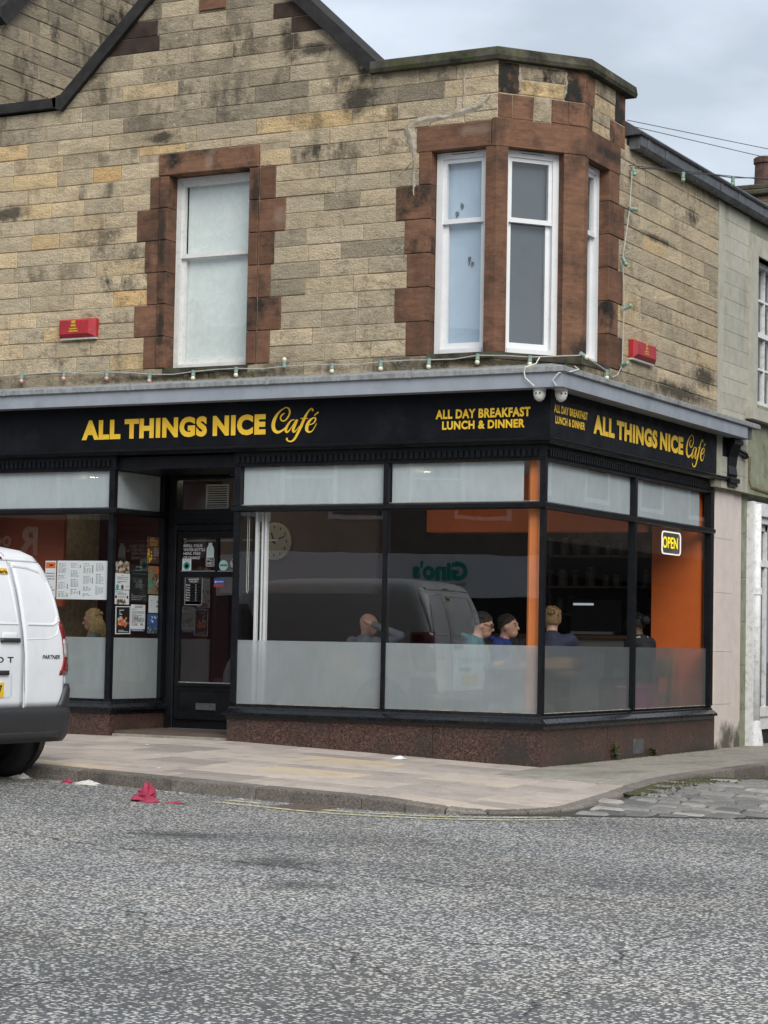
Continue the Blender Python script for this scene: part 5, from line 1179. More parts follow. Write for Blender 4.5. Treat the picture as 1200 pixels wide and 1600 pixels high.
fpart(N0, dw, 'transom', 'white_paint', (6.06, 7.6, 2.20, 2.28, -.12, -.03)); fpart(N0, dw, 'sash_frame', 'white_paint', (6.06, 6.10, .55, 2.70, -.12, -.04), (6.60, 6.68, .55, 2.70, -.12, -.04), (6.06, 7.6, .45, .56, -.12, .0), (6.06, 7.6, 2.62, 2.70, -.12, -.04))
fpart(N0, dw, 'riser', 'white_paint', (6.0, 7.6, .30, .45, -.12, -.02)); fpart(N0, dw, 'step', 'dark_void', (6.0, 7.6, .06, .30, -.12, -.05))
q = MB(); q.add([N0.p(6.06, .55, -.07), N0.p(7.6, .55, -.07), N0.p(7.6, 2.7, -.07), N0.p(6.06, 2.7, -.07)], [(0, 1, 2, 3)]); q.build('pane', 'glass_dark', dw)
fpart(N0, dw, 'inner_panel', 'teal_print', (6.45, 7.6, .5, 2.1, -.5, -.48)); fpart(N0, dw, 'inner_back', 'dark_void', (5.9, 7.8, .1, 2.9, -.9, -.85))
MB().tube([(.09, 5.92, .10), (.09, 5.92, 2.9)], .045, 10).build('drainpipe', 'white_paint', nb, smooth=True)
MB().tube([(.09, 5.92, 1.86), (.09, 5.92, 1.94)], .056, 10).build('pipe_collar', 'white_paint', nb)
MB().tube([(.07, 5.93, .05), (.08, 5.93, .16), (.085, 5.925, .30), (.09, 5.92, .42)], [.105, .095, .07, .048], 9).build('pipe_foot', 'white_paint', nb)
MB().tube([(.10, 5.02, 3.47), (.13, 5.30, 3.43), (.13, 5.36, 3.40)], .035, 8).build('waste_pipe', 'black_paint', nb)
MB().tube([(.10, 5.55, 3.42), (.08, 5.58, 3.15), (.08, 5.64, 3.08), (.09, 6.6, 3.05), (.09, 9, 3.0)], .028, 8).build('waste_pipe', 'rust_pipe', nb)
# chimney of the same roof
st = plan_prism('chimney_stack', [(-1.95, 10.6), (-.6, 10.6), (-.6, 12.0), (-1.95, 12.0)], 6.2, 7.50, 'mortar', nb)
for i in range(14):
    z0 = 6.46+i*.073; off = .1 if i % 2 else 0
    for j in range(7):
        a = -1.97+off+j*.22; b0 = 10.6+off+j*.22
        for bx_ in ((a, min(a+.212, -.59), 10.585, 10.61), (-.61, -.585, b0, min(b0+.212, 12))):
            if bx_[1]-bx_[0] > .02 and bx_[3]-bx_[2] > .02 and bx_[0] < -.58 and bx_[2] < 12:
                q = MB(); q.cur = (rnd.random(), rnd.uniform(.5, 1.0), rnd.uniform(.2, .9), 1); q.box(*bx_, z0+.004, z0+.069); q.build('brick', 'stone', st)
part(st, 'cap', 'coping', (-2.05, -.5, 10.5, 12.1, 7.50, 7.58), (-2.0, -.55, 10.55, 12.05, 7.58, 7.66), bev=.02)
t = NT('terracotta'); t.bsdf(t.ramp(t.noise(9, 4, .6), (.3, (.05, .03, .024)), (.7, (.13, .07, .05))), .8)
MB().tube([(-1.5, 11, 7.64), (-1.5, 11, 7.72), (-1.5, 11, 8.02), (-1.5, 11, 8.03), (-1.5, 11, 8.10), (-1.5, 11, 8.12)], [.175, .16, .15, .17, .17, .145], 18).build('chimney_pot', 'terracotta', st)

# taller stone house behind the left end
tb = thing('stone_house', 'tall grey weathered sandstone house wall rising behind the left parapet', 'building', (-9, 5, 0))
T = FR((-6.6, 0, 0), (0, 1, 0))
MB().prism([(.28, .2), (5.2, .2), (5.2, 12.6), (.28, 7.9)], (-12, 0, 0), (0, 1, 0), (0, 0, 1), (1, 0, 0), 5.388).build('wall', 'mortar', tb)
MB().prism([(.16, 7.86), (.28, 7.80), (5.3, 12.55), (5.3, 12.75), (.2, 7.98)], (-12.1, 0, 0), (0, 1, 0), (0, 0, 1), (1, 0, 0), 5.6).build('skew_coping', 'skew', tb)
for k in range(17):
    z0 = 6.55+.165*k; z1 = z0+.165; lo = max(.29, .29+(z0-7.75)/.94)
    for a, b in course(T, z0, z1, lo, 5.2, lmin=.32, lmax=.7):
        q = stone(T, z0, z1, a, b, max(a, .29+(z1-7.75)/.94), None, tint=(rnd.uniform(.05, .45), rnd.uniform(.55, .75), rnd.uniform(.4, 1.1), 1))
        if b < max(a, .29+(z1-7.75)/.94)+.05: continue
        q.build('stone', 'stone', tb)

# ================================================================== buildings across the square (seen in the glass)
def block(name, label, O, u, a0, a1, top, wallm, depth=8, wins=()):
    o = thing(name, label, 'building', (O[0], O[1], 0)); G = FR((O[0], O[1], 0), (u[0], u[1], 0))
    fpart(G, o, 'wall', wallm, (a0, a1, 3.03 if 'dessert' in name else 2.92, top, -depth, -.02), (a0, a1, 0, 2.92, -depth, -.6))
    m = MB(); p = [G.p(a0, top, .15), G.p(a1, top, .15), G.p(a1, top+2, -depth/2), G.p(a0, top+2, -depth/2), G.p(a1, top, -depth), G.p(a0, top, -depth)]
    m.add(p, [(0, 1, 2, 3), (3, 2, 4, 5), (0, 3, 5), (1, 4, 2)]); m.build('roof', 'slate', o)
    a = a0+1.0
    while a < a1-1.4:
        w_ = fpart(G, o, 'window', 'white_paint', (a-.08, a, 3.7, 5.4, -.05, .0), (a+1.0, a+1.08, 3.7, 5.4, -.05, .0), (a, a+1.0, 5.32, 5.4, -.05, .0), (a, a+1.0, 3.7, 3.78, -.05, .0), (a, a+1.0, 4.5, 4.56, -.05, .0))
        fpart(G, w_, 'pane', 'cab_glass', (a, a+1.0, 3.78, 4.5, -.04, -.02), (a, a+1.0, 4.56, 5.32, -.04, -.02)); a += 2.6
    return o, G
simple('far_stone', (.24, .19, .15), .9, .2, 3, .3, 20); simple('far_render', (.40, .37, .33), .9, .15, 3); simple('far_fascia', (.84, .84, .88), .6, .04, 3); simple('far_dark', (.012, .012, .014), .35, .2, 3); simple('far_green', (.02, .42, .31), .6, .1, 4)
UG = (-.916, .401)
o, G = block('dessert_shop', 'stone shop building with pale dessert parlour fascia across the square', (-9.5, -22.02), UG, -7, 7.9, 6.2, 'far_stone')
gf = fpart(G, o, 'fascia', 'far_fascia', (-6.8, 7.8, 2.16, 3.02, -.3, .0)); fpart(G, o, 'shop_glass', 'far_dark', (-6.8, 7.8, .4, 2.16, -.4, -.12)); fpart(G, o, 'stall_riser', 'far_stone', (-6.8, 7.8, 0, .4, -.4, -.08))
text("Gino's", 'sign_lettering', 'far_green', gf, G.p(0, 2.50, 0), G.u, (0, 0, 1), G.n, 1.10, .38, bold=.045, off=.02)
text('almonds | gelato | dessert', 'sign_lettering', 'red_print', gf, G.p(.02, 2.38, 0), G.u, (0, 0, 1), G.n, 1.05, .075, off=.02, bold=.01)
MB().tube([G.p(.35, 1.6, -.11), G.p(.35, 1.6, -.10)], .36, 28).build('roundel', 'far_green', o); text("Gino's", 'roundel_lettering', 'far_dark', o, G.p(.10, 1.53, -.09), G.u, (0, 0, 1), G.n, .5, .16, off=0, bold=.02)
for a in (-4.5, -1.5, 3.0, 5.5): fpart(G, o, 'shop_post', 'far_dark', (a, a+.12, .4, 2.12, -.12, -.04))
o, G = block('corner_shop', 'rendered shop with dark fascia and pale gothic lettering across the square', (-9.5, -22.02), UG, 8, 20, 6.8, 'far_render')
gf = fpart(G, o, 'fascia', 'far_dark', (8.2, 19.8, 2.60, 3.6, -.3, .0)); fpart(G, o, 'shop_glass', 'far_dark', (8.2, 19.8, .4, 2.60, -.4, -.12)); fpart(G, o, 'stall_riser', 'far_stone', (8.2, 19.8, 0, .4, -.4, -.08))
text('R', 'sign_lettering', 'cream', gf, G.p(10.45, 2.86, 0), G.u, (0, 0, 1), G.n, .40, .58, off=.02, bold=.03); text('oo', 'sign_lettering', 'cream', gf, G.p(10.95, 3.0, 0), G.u, (0, 0, 1), G.n, .42, .25, off=.02, bold=.02)
o, G = block('terrace_house', 'stone terrace with slate roof at the far side of the square', (-2.9, -25.3), (-.99, .14), -24, -.3, 6.4, 'far_stone')
fpart(G, o, 'shop_glass', 'far_dark', (-23.5, -1.2, .5, 2.5, -.5, -.3)); fpart(G, o, 'fascia', 'far_render', (-23.5, -1.2, 2.5, 2.95, -.5, .0))
o, G = block('lane_house', 'low stone house on the opposite side of the cobbled lane', (6.4, -.5), (0, -1), -45, 0, 4.4, 'far_stone', 6)
fpart(G, o, 'shop_glass', 'far_dark', (-44.5, -.5, .6, 2.4, -.65, -.5)); fpart(G, o, 'fascia', 'far_dark', (-44.5, -.5, 2.4, 2.95, -.65, .0))

o, G = block('lane_end_house', 'stone house closing the far end of the cobbled lane', (0, 26), (1, 0), -3, 12, 5.4, 'far_stone', 7)
fpart(G, o, 'shop_glass', 'far_dark', (-2.5, 11.5, .6, 2.4, -.65, -.5))

# ================================================================== parked van
van = thing('parked_van', 'white panel van parked at the kerb, rear doors and black bumper showing', 'van', (-4.7, -4.50, gz(-3)))
VX, VY, VZ = -2.62, -4.50, gz(-3)
def lerp(tab, z):
    for (z0, v0), (z1, v1) in zip(tab, tab[1:]):
        if z <= z1:
            t_ = min(max((z-z0)/(z1-z0), 0), 1); return v0+(v1-v0)*t_
    return tab[-1][1]
ST = lambda T_: [(z if z <= 1.2 else 1.2+(z-1.2)*1.12, v) for z, v in T_]
TW = [(.22, .86), (.45, .905), (.9, .918), (1.05, .912), (1.2, .893), (1.35, .872), (1.5, .846), (1.62, .815), (1.70, .782), (1.75, .74), (1.79, .67), (1.815, .55), (1.83, .30), (1.835, .1)]
TR_ = [(.22, -.05), (.45, 0), (1.0, 0), (1.2, -.02), (1.35, -.05), (1.5, -.09), (1.62, -.135), (1.70, -.17), (1.75, -.205), (1.79, -.28), (1.815, -.42), (1.83, -.7), (1.835, -1.0)]
TF = [(.22, -4.32), (.45, -4.40), (.8, -4.38), (.95, -4.28), (1.05, -4.0), (1.12, -3.55), (1.3, -3.25), (1.5, -2.95), (1.62, -2.75), (1.70, -2.6), (1.75, -2.5), (1.79, -2.35), (1.815, -2.1), (1.83, -1.8), (1.835, -1.5)]
TW, TR_, TF = ST(TW), ST(TR_), ST(TF)
RC = lambda z: lerp([(.22, .14), (.9, .13), (1.2, .14), (1.54, .17), (1.76, .2), (1.87, .2), (1.911, .05)], z)
def vloop(z, off=0):
    w_, r, f_, rc = lerp(TW, z), lerp(TR_, z), lerp(TF, z), RC(z); rf = min(.35, w_*.6); pts = []
    n = 7
    for i in range(n): pts.append((r, -(w_-rc)+2*(w_-rc)*i/(n-1)))
    for i in range(1, 7): a = R(15*i); pts.append((r-rc+rc*math.cos(a), w_-rc+rc*math.sin(a)))
    for i in range(1, 12): pts.append((r-rc+(f_+rf-(r-rc))*i/12, w_))
    for i in range(0, 7): a = R(90+15*i); pts.append((f_+rf+rf*math.cos(a), w_-rf+rf*math.sin(a)))
    for i in range(0, 7): a = R(180+15*i); pts.append((f_+rf+rf*math.cos(a), -(w_-rf)+rf*math.sin(a)))
    for i in range(1, 12): pts.append((f_+rf+(r-rc-(f_+rf))*i/12, -w_))
    for i in range(0, 6): a = R(270+15*i); pts.append((r-rc+rc*math.cos(a), -(w_-rc)+rc*math.sin(a)))
    return pts
zs = [.34, .40, .45, .6, .75, .9, .98, 1.05, 1.12, 1.2, 1.28, 1.35, 1.43, 1.5, 1.56, 1.62, 1.66, 1.70, 1.73, 1.75, 1.77, 1.79, 1.803, 1.815, 1.825, 1.83, 1.835]
zs = [z if z <= 1.2 else 1.2+(z-1.2)*1.12 for z in zs]
m = MB(); n = None
for z in zs:
    lp = vloop(z); n = len(lp)
    m.v += [(VX+x, VY+y, VZ+z) for x, y in lp]; m.tint += [m.cur]*n
for j in range(len(zs)-1):
    for i in range(n): m.f.append((j*n+i, j*n+(i+1) % n, (j+1)*n+(i+1) % n, (j+1)*n+i)); m.mi.append(0)
m.f.append(tuple((len(zs)-1)*n+i for i in range(n))); m.mi.append(0); m.f.append(tuple(range(n))[::-1]); m.mi.append(0)
body = m.build('body', 'van_white', van, smooth=True)
def vp(l, z, off):
    """point on the rear/kerb-side skin: l = distance along the skin from the rear centre line towards the kerb side"""
    w_, r, rc = lerp(TW, z), lerp(TR_, z), RC(z); s = abs(l); sg = 1 if l >= 0 else -1
    if s <= w_-rc: x, y, nx, ny = r, s, 1, 0
    elif s <= w_-rc+rc*math.pi/2: a = (s-(w_-rc))/rc; x, y, nx, ny = r-rc+rc*math.cos(a), w_-rc+rc*math.sin(a), math.cos(a), math.sin(a)
    else: x, y, nx, ny = r-rc-(s-(w_-rc)-rc*math.pi/2), w_, 0, 1
    return Vector((VX+x+nx*off, VY+sg*(y+ny*off), VZ+z))
def vshell(name, mat, parent, l0, l1, z0, z1, off, base=-.01, nl=14, nz=6, shape=None, smooth=True, rim=.0):
    m = MB(); G_ = []
    for j in range(nz+1):
        for i in range(nl+1):
            l = l0+(l1-l0)*i/nl; z = z0+(z1-z0)*j/nz
            if shape: l, z = shape(i/nl, j/nz)
            e = off
            if rim and (i in (0, nl) or j in (0, nz)): e = off-rim
            G_.append(vp(l, z, e))
    nb_ = len(G_); bnd = [i for i in range(nl+1)]+[j*(nl+1)+nl for j in range(1, nz+1)]+[nz*(nl+1)+i for i in range(nl-1, -1, -1)]+[j*(nl+1) for j in range(nz-1, 0, -1)]
    fs = [(j*(nl+1)+i, j*(nl+1)+i+1, (j+1)*(nl+1)+i+1, (j+1)*(nl+1)+i) for j in range(nz) for i in range(nl)]
    lo = []
    for b in bnd:
        j, i = divmod(b, nl+1); l = l0+(l1-l0)*i/nl; z = z0+(z1-z0)*j/nz
        if shape: l, z = shape(i/nl, j/nz)
        lo.append(vp(l, z, base))
    for q in range(len(bnd)):
        k_ = (q+1) % len(bnd); fs.append((bnd[q], nb_+q, nb_+k_, bnd[k_]))
    m.add(G_+lo, fs); return m.build(name, mat, parent, smooth=smooth)
def vline(name, mat, parent, pts, r, off=.0): return MB().tube([vp(l, z, off) for l, z in pts], r, 6).build(name, mat, parent)
def dense(p, n=8):
    o_ = []
    for a, b in zip(p, p[1:]): o_ += [(a[0]+(b[0]-a[0])*i/n, a[1]+(b[1]-a[1])*i/n) for i in range(n)]
    return o_+[p[-1]]
# shut lines: doors split off-centre
SP = .27
seam = [vp(l, z, .001) for l, z in dense([(SP+.02, .56), (SP, 1.0), (SP-.02, 1.45), (SP-.05, 1.76), (SP-.06, 1.84)])]
for nm, l0, l1 in (('rear_door', -.80, SP-.01), ('rear_door', SP+.01, .80)):
    d = vshell(nm, 'van_white', van, l0, l1, .60, 1.75, .006, nl=18, nz=22, shape=lambda a, b, l0=l0, l1=l1: ((l0+(l1-l0)*a)*(1-.0*b) if True else 0, .60+1.10*b) if False else ((l0+(l1-l0)*a if abs(l0+(l1-l0)*a) < .4 else math.copysign(min(abs(l0+(l1-l0)*a), lerp(TW, .60+1.15*b)-.03), l0+(l1-l0)*a)), .60+1.15*b), rim=.004)
    if l0 < 0:
        # blanked window recess, handle, plate recess
        vline('panel_ridge', 'van_white', d, dense([(-.62, 1.26), (SP-.07, 1.26), (SP-.09, 1.70), (-.50, 1.70), (-.62, 1.26)]), .010, .004)
        vshell('handle_recess', 'van_white', d, -.02, .20, 1.09, 1.20, .010, nl=8, nz=5, rim=.006)
        vshell('handle', 'van_black', d, -.04, .20, 1.115, 1.15, .035, nl=8, nz=3, rim=.01)
        vshell('plate_recess', 'van_white', d, -.50, .16, .64, .92, .008, nl=8, nz=5, rim=.005)
        vshell('plate_light', 'van_black', d, -.30, .05, .86, .895, .03, nl=6, nz=2, rim=.005)
        pl_ = vshell('number_plate', 'plate_yellow', d, -.52, .0, .685, .80, .013, nl=6, nz=2, smooth=False)
        text('SK69 OLZ', 'plate_text', 'ink', pl_, vp(-.41, .705, .0145), (0, 1, 0), (0, 0, 1), (1, 0, 0), .48, .075, off=0, bold=.01) if False else text('7', 'plate_text', 'ink', pl_, vp(-.075, .705, .0145), (0, 1, 0), (0, 0, 1), (1, 0, 0), .052, .075, off=0, bold=.02)
        text('PEUGEOT', 'badge_lettering', 'ink', d, vp(-.70, .955, .008), (0, 1, 0), (0, 0, 1), (1, 0, 0), .82, .047, off=0, space=1.7, bold=.02)
        vshell('window_sticker', 'plate_yellow', d, .06, .18, 1.655, 1.70, .014, nl=4, nz=2, smooth=False); q_ = vp(.07, 1.662, .019); q2 = vp(.07, 1.69, .019); text('ark', 'sticker_text', 'ink', d, q_, (0, 1, 0), (q2-q_).normalized(), (1, 0, 0), .11, .03, off=0, bold=.02)
    else:
        ridge = [(SP+.06, 1.26), (.66, 1.26), (.715, 1.28), (.735, 1.33), (.715, 1.47), (.67, 1.61), (.60, 1.685), (.45, 1.715), (SP+.0, 1.725)]
        vline('panel_ridge', 'van_white', d, dense(ridge, 5), .012, .004)
        vline('panel_crease', 'van_white', d, dense([(SP+.03, 1.14), (.60, 1.15), (.70, 1.18), (.74, 1.24), (.75, 1.30)], 5), .006, .004)
        text('PARTNER', 'badge_lettering', 'ink', d, vp(.495, .985, .008), (0, 1, 0), (0, 0, 1), (1, 0, 0), .235, .033, off=0, shear=.25, bold=.025)
MB().tube(seam, .0032, 5).build('door_gap', 'van_seam', van)
vshell('roof_edge', 'van_white', van, -.66, .66, 1.765, 1.80, .012, nl=18, nz=3, rim=.008); vshell('brake_light', 'lens_red', van, .02, .16, 1.775, 1.795, .02, nl=5, nz=2, rim=.004)
for sg, nm in ((1, 'tail_light'), (-1, 'tail_light')):
    sh = lambda z0, z1: (lambda a, b: (sg*((.835+.0*b)+(.235)*a*(1.0)+(.03 if b > .9 else 0)), z0+(z1-z0)*b))
    o1 = vshell(nm, 'lens_red', van, 0, 1, .86, 1.30, .018, nl=8, nz=10, shape=lambda a, b: (sg*(.725+.055*math.sin(b*3.1)+(.30)*a), .855+.435*b), rim=.008)
    vshell('clear_lens', 'lens_grey', o1, 0, 1, 1.0, 1.1, .022, nl=8, nz=4, shape=lambda a, b: (sg*(.785+.25*a), 1.0+.15*b), rim=.004)
# bumper with its corner upstand
bpr = vshell('bumper', 'van_black', van, -1.35, 1.35, .32, .60, .055, nl=40, nz=6, rim=.02)
vshell('bumper_corner', 'van_black', van, 0, 1, .58, .75, .040, nl=10, nz=5, shape=lambda a, b: ((.70+.11*b)+(1.08-.70-.11*b)*a, .585+.20*b), rim=.012)
vshell('bumper_corner', 'van_black', van, 0, 1, .58, .75, .040, nl=10, nz=5, shape=lambda a, b: (-((.70+.11*b)+(1.08-.70-.11*b)*a), .585+.20*b), rim=.012)
vshell('bumper_insert', 'van_black', van, -.72, .72, .345, .41, .062, nl=20, nz=3, rim=.008)
# side glass, mirrors, wheels
for sg in (1, -1):
    vshell('cab_window', 'cab_glass', van, 0, 1, 1.1, 1.6, .006, nl=10, nz=5, shape=lambda a, b: (sg*(3.05+(1.0-.62*b)*a), 1.12+.46*b), rim=.003)
    vshell('side_panel', 'van_white', van, 0, 1, 1.1, 1.6, .004, nl=12, nz=5, shape=lambda a, b: (sg*(1.35+1.35*a), 1.12+.46*b), rim=.012)
    vline('side_crease', 'van_seam', van, dense([(sg*2.95, .5), (sg*2.95, 1.6)], 6), .006, .0)
    o1 = MB(); c = vp(sg*3.95, 1.12, .10); o1.ball(c, (.09, .11, .13), 12, 8); o1.build('door_mirror', 'van_black', van, smooth=True)
    for xw, nm in ((-.62, 'rear'), (-3.45, 'front')):
        yc = VY+sg*.905; dsc = MB(); dsc.tube([(VX+xw, yc-sg*.06, VZ+.40), (VX+xw, yc+sg*.012, VZ+.40)], .385, 28); dsc.build('wheel_arch', 'van_black', van)
        prof = [(-.20, .20), (-.20, .28), (-.17, .318), (-.10, .325), (0, .325), (.015, .30), (.02, .24), (.0, .20)]
        m = MB(); nn = 30
        for (yo, rr_) in prof:
            for i in range(nn): a = 6.28319*i/nn; m.v.append((VX+xw+rr_*math.cos(a), yc+sg*(yo+.012), VZ+.325+rr_*math.sin(a))); m.tint.append(m.cur)
        for j in range(len(prof)-1):
            for i in range(nn): m.f.append((j*nn+i, j*nn+(i+1) % nn, (j+1)*nn+(i+1) % nn, (j+1)*nn+i)); m.mi.append(0)
        wl = MB(); wl.v, wl.f, wl.mi, wl.tint = m.v, m.f, m.mi, m.tint; wo = wl.build('wheel', 'tyre', van, smooth=True)
        MB().tube([(VX+xw, yc-sg*.02, VZ+.325), (VX+xw, yc+sg*.012, VZ+.325), (VX+xw, yc+sg*.02, VZ+.325)], [.20, .20, .05], 24).build('rim', 'rim', wo)
m = MB(); fz = [(x, y) for x, y in ((-1, 0),)]
q = MB(); q.add([(VX+lerp(TF, z)+.06+.01, VY+y*(lerp(TW, z)-.12), VZ+z+.03) for z in (1.14, 1.6) for y in (-1, 1)], [(0, 1, 3, 2)]); q.build('windscreen', 'cab_glass', van)
part(van, 'chassis', 'van_black', (VX-4.1, VX-1.2, VY-.75, VY+.75, VZ+.2, VZ+.32)); 
MB().tube([(VX-.62, VY-.8, VZ+.325), (VX-.62, VY+.8, VZ+.325)], .05, 8).build('axle', 'van_black', van)
part(van, 'exhaust', 'iron_grey', (VX-.9, VX-.1, VY-.45, VY-.38, VZ+.22, VZ+.28), bev=.02)

# ================================================================== litter and weeds
def crumple(name, label, cat, mat, c, sx, sy, sz, seed, amp=.3, group=None):
    r = random.Random(seed); m = MB(); nu, nv = 12, 7; vs = []
    for j in range(nv):
        t_ = j/(nv-1)
        for i in range(nu):
            a = 2*math.pi*i/nu; rr_ = (1-t_**1.5)*(1+r.uniform(-amp, amp)) if j else 1+r.uniform(-amp, amp)
            vs.append((c[0]+sx*rr_*math.cos(a)+sx*.25*t_, c[1]+sy*rr_*math.sin(a), c[2]+sz*t_*(1+r.uniform(-amp, amp)*.8)))
    m.add(vs, [(j*nu+i, j*nu+(i+1) % nu, (j+1)*nu+(i+1) % nu, (j+1)*nu+i) for j in range(nv-1) for i in range(nu)]+[tuple((nv-1)*nu+i for i in range(nu)), tuple(range(nu))[::-1]])
    o = m.build(name, mat); tag(o, label, cat, group); return o
crumple('crumpled_napkin', 'crumpled deep pink paper napkin standing up on the road', 'litter', 'tissue_pink', (-1.28, -4.47, gz(-1.3)), .105, .085, .125, 5, .42)
crumple('paper_scrap', 'flat scrap of pink paper trailing from the pink napkin', 'litter', 'tissue_pink', (-1.06, -4.40, gz(-1.1)), .09, .03, .012, 6)
crumple('crumpled_tissue', 'flattened white tissue in the gutter between van and gully', 'litter', 'tissue_white', (-2.36, -3.72, gz(-2.4)), .14, .05, .035, 7)
crumple('paper_scrap', 'pink paper scrap beside the flattened white tissue', 'litter', 'tissue_pink', (-2.56, -3.70, gz(-2.5)), .07, .035, .03, 8)
crumple('crumpled_tissue', 'white tissue on the road behind the van tyre', 'litter', 'tissue_white', (-3.0, -3.74, gz(-3)), .11, .05, .04, 9)
crumple('paper_receipt', 'folded white receipt lying on the pavement by the granite base', 'litter', 'white_sheet', (-1.26, -.36, pavz(-1.26, -.36)), .075, .03, .025, 10)
for k, (x, y, s) in enumerate(((-1.75, -3.62, .02), (-1.5, -3.64, .018), (-.95, -3.64, .03), (-1.62, -3.66, .014), (-3.6, -1.0, .02), (-2.2, -2.9, .02), (-2.9, -2.0, .016))):
    rd = y < -3.5; crumple('paper_fleck', 'tiny pale fleck of litter '+('in the gutter by the kerb' if rd else 'on the paving slabs'), 'litter', 'tissue_white', (x, y, gz(x) if rd else pavz(x, y)), s, s*.6, .006, 20+k, group='litter flecks '+('in the gutter' if rd else 'on the pavement'))
rl = random.Random(5)
for k in range(12):
    x, y = rl.uniform(1.55, 1.9), rl.uniform(.2, 2.0); crumple('leaf_litter', 'dead leaf or paper scrap among the moss along the lane kerb', 'litter', rl.choice(('tissue_white', 'leaf_brown', 'tissue_white')), (x, y, settz(x, y)+.022), rl.uniform(.02, .06), rl.uniform(.015, .03), .012, 50+k, group='scraps in the mossy lane gutter')
# moss along the lane kerb
m = MB(); rm = random.Random(9)
for k in range(4200):
    y = rm.uniform(-1.7, 6); x = 1.48+abs(rm.gauss(0, .10+.06*max(0, min(y+1.7, 3)))); z = settz(x, y)+.034; s = rm.uniform(.008, .022)
    a = rm.uniform(0, 6.28); m.add([(x+s*math.cos(a+i*1.5708), y+s*math.sin(a+i*1.5708), z) for i in range(4)]+[(x, y, z+s*.5)], [(0, 1, 4), (1, 2, 4), (2, 3, 4), (3, 0, 4)])
o = m.build('moss', 'moss', kind='stuff'); o['label'] = 'green moss growing along the lane kerb'; o['category'] = 'moss'
def weed(label, x, y, h, n, seed, parent_z):
    o = thing('weed', label, 'weed', (x, y, parent_z)); r = random.Random(seed)
    for k in range(n):
        a = r.uniform(-1.6, 1.6); ln = h*r.uniform(.6, 1.1); tip = Vector((x+.35*ln*math.cos(a)*.6, y+ln*.5*math.sin(a), parent_z+ln))
        st_ = MB().tube([(x, y, parent_z), (x+.1*ln*math.cos(a), y+.2*ln*math.sin(a), parent_z+ln*.5), tip], [.004, .003, .002], 5).build('stem', 'leaf', o)
        for q in range(7):
            t_ = .25+.12*q; c = Vector((x, y, parent_z)).lerp(tip, t_); b = r.uniform(0, 6.28); s = r.uniform(.02, .042); d = Vector((math.cos(b), math.sin(b), r.uniform(-.2, .5))).normalized(); e_ = d.cross(Vector((0, 0, 1))).normalized()
            MB().add([c, c+d*s+e_*s*.45, c+d*s*2, c+d*s-e_*s*.45, c+d*s+Vector((0, 0, s*.15))], [(0, 1, 4), (1, 2, 4), (2, 3, 4), (3, 0, 4)]).build('leaf', 'leaf_red' if r.random() < .25 else 'leaf', st_)
weed('leafy green and rusty weed growing against the granite base', .045, 1.70, .20, 7, 1, .125)
weed('small weed sprouting beyond the vent plate at the granite base', .045, 2.75, .08, 5, 2, .125)
m = MB()
for k in range(500):
    y = rm.uniform(.5, 4.8); x = .035+abs(rm.gauss(0, .02)); z = .13; s = rm.uniform(.006, .018); a = rm.uniform(0, 6)
    m.add([(x+s*math.cos(a+i*1.5708), y+s*math.sin(a+i*1.5708), z) for i in range(4)]+[(x, y, z+s*.7)], [(0, 1, 4), (1, 2, 4), (2, 3, 4), (3, 0, 4)])
o = m.build('moss', 'moss', kind='stuff'); o['label'] = 'thin line of moss at the foot of the granite base'; o['category'] = 'moss'

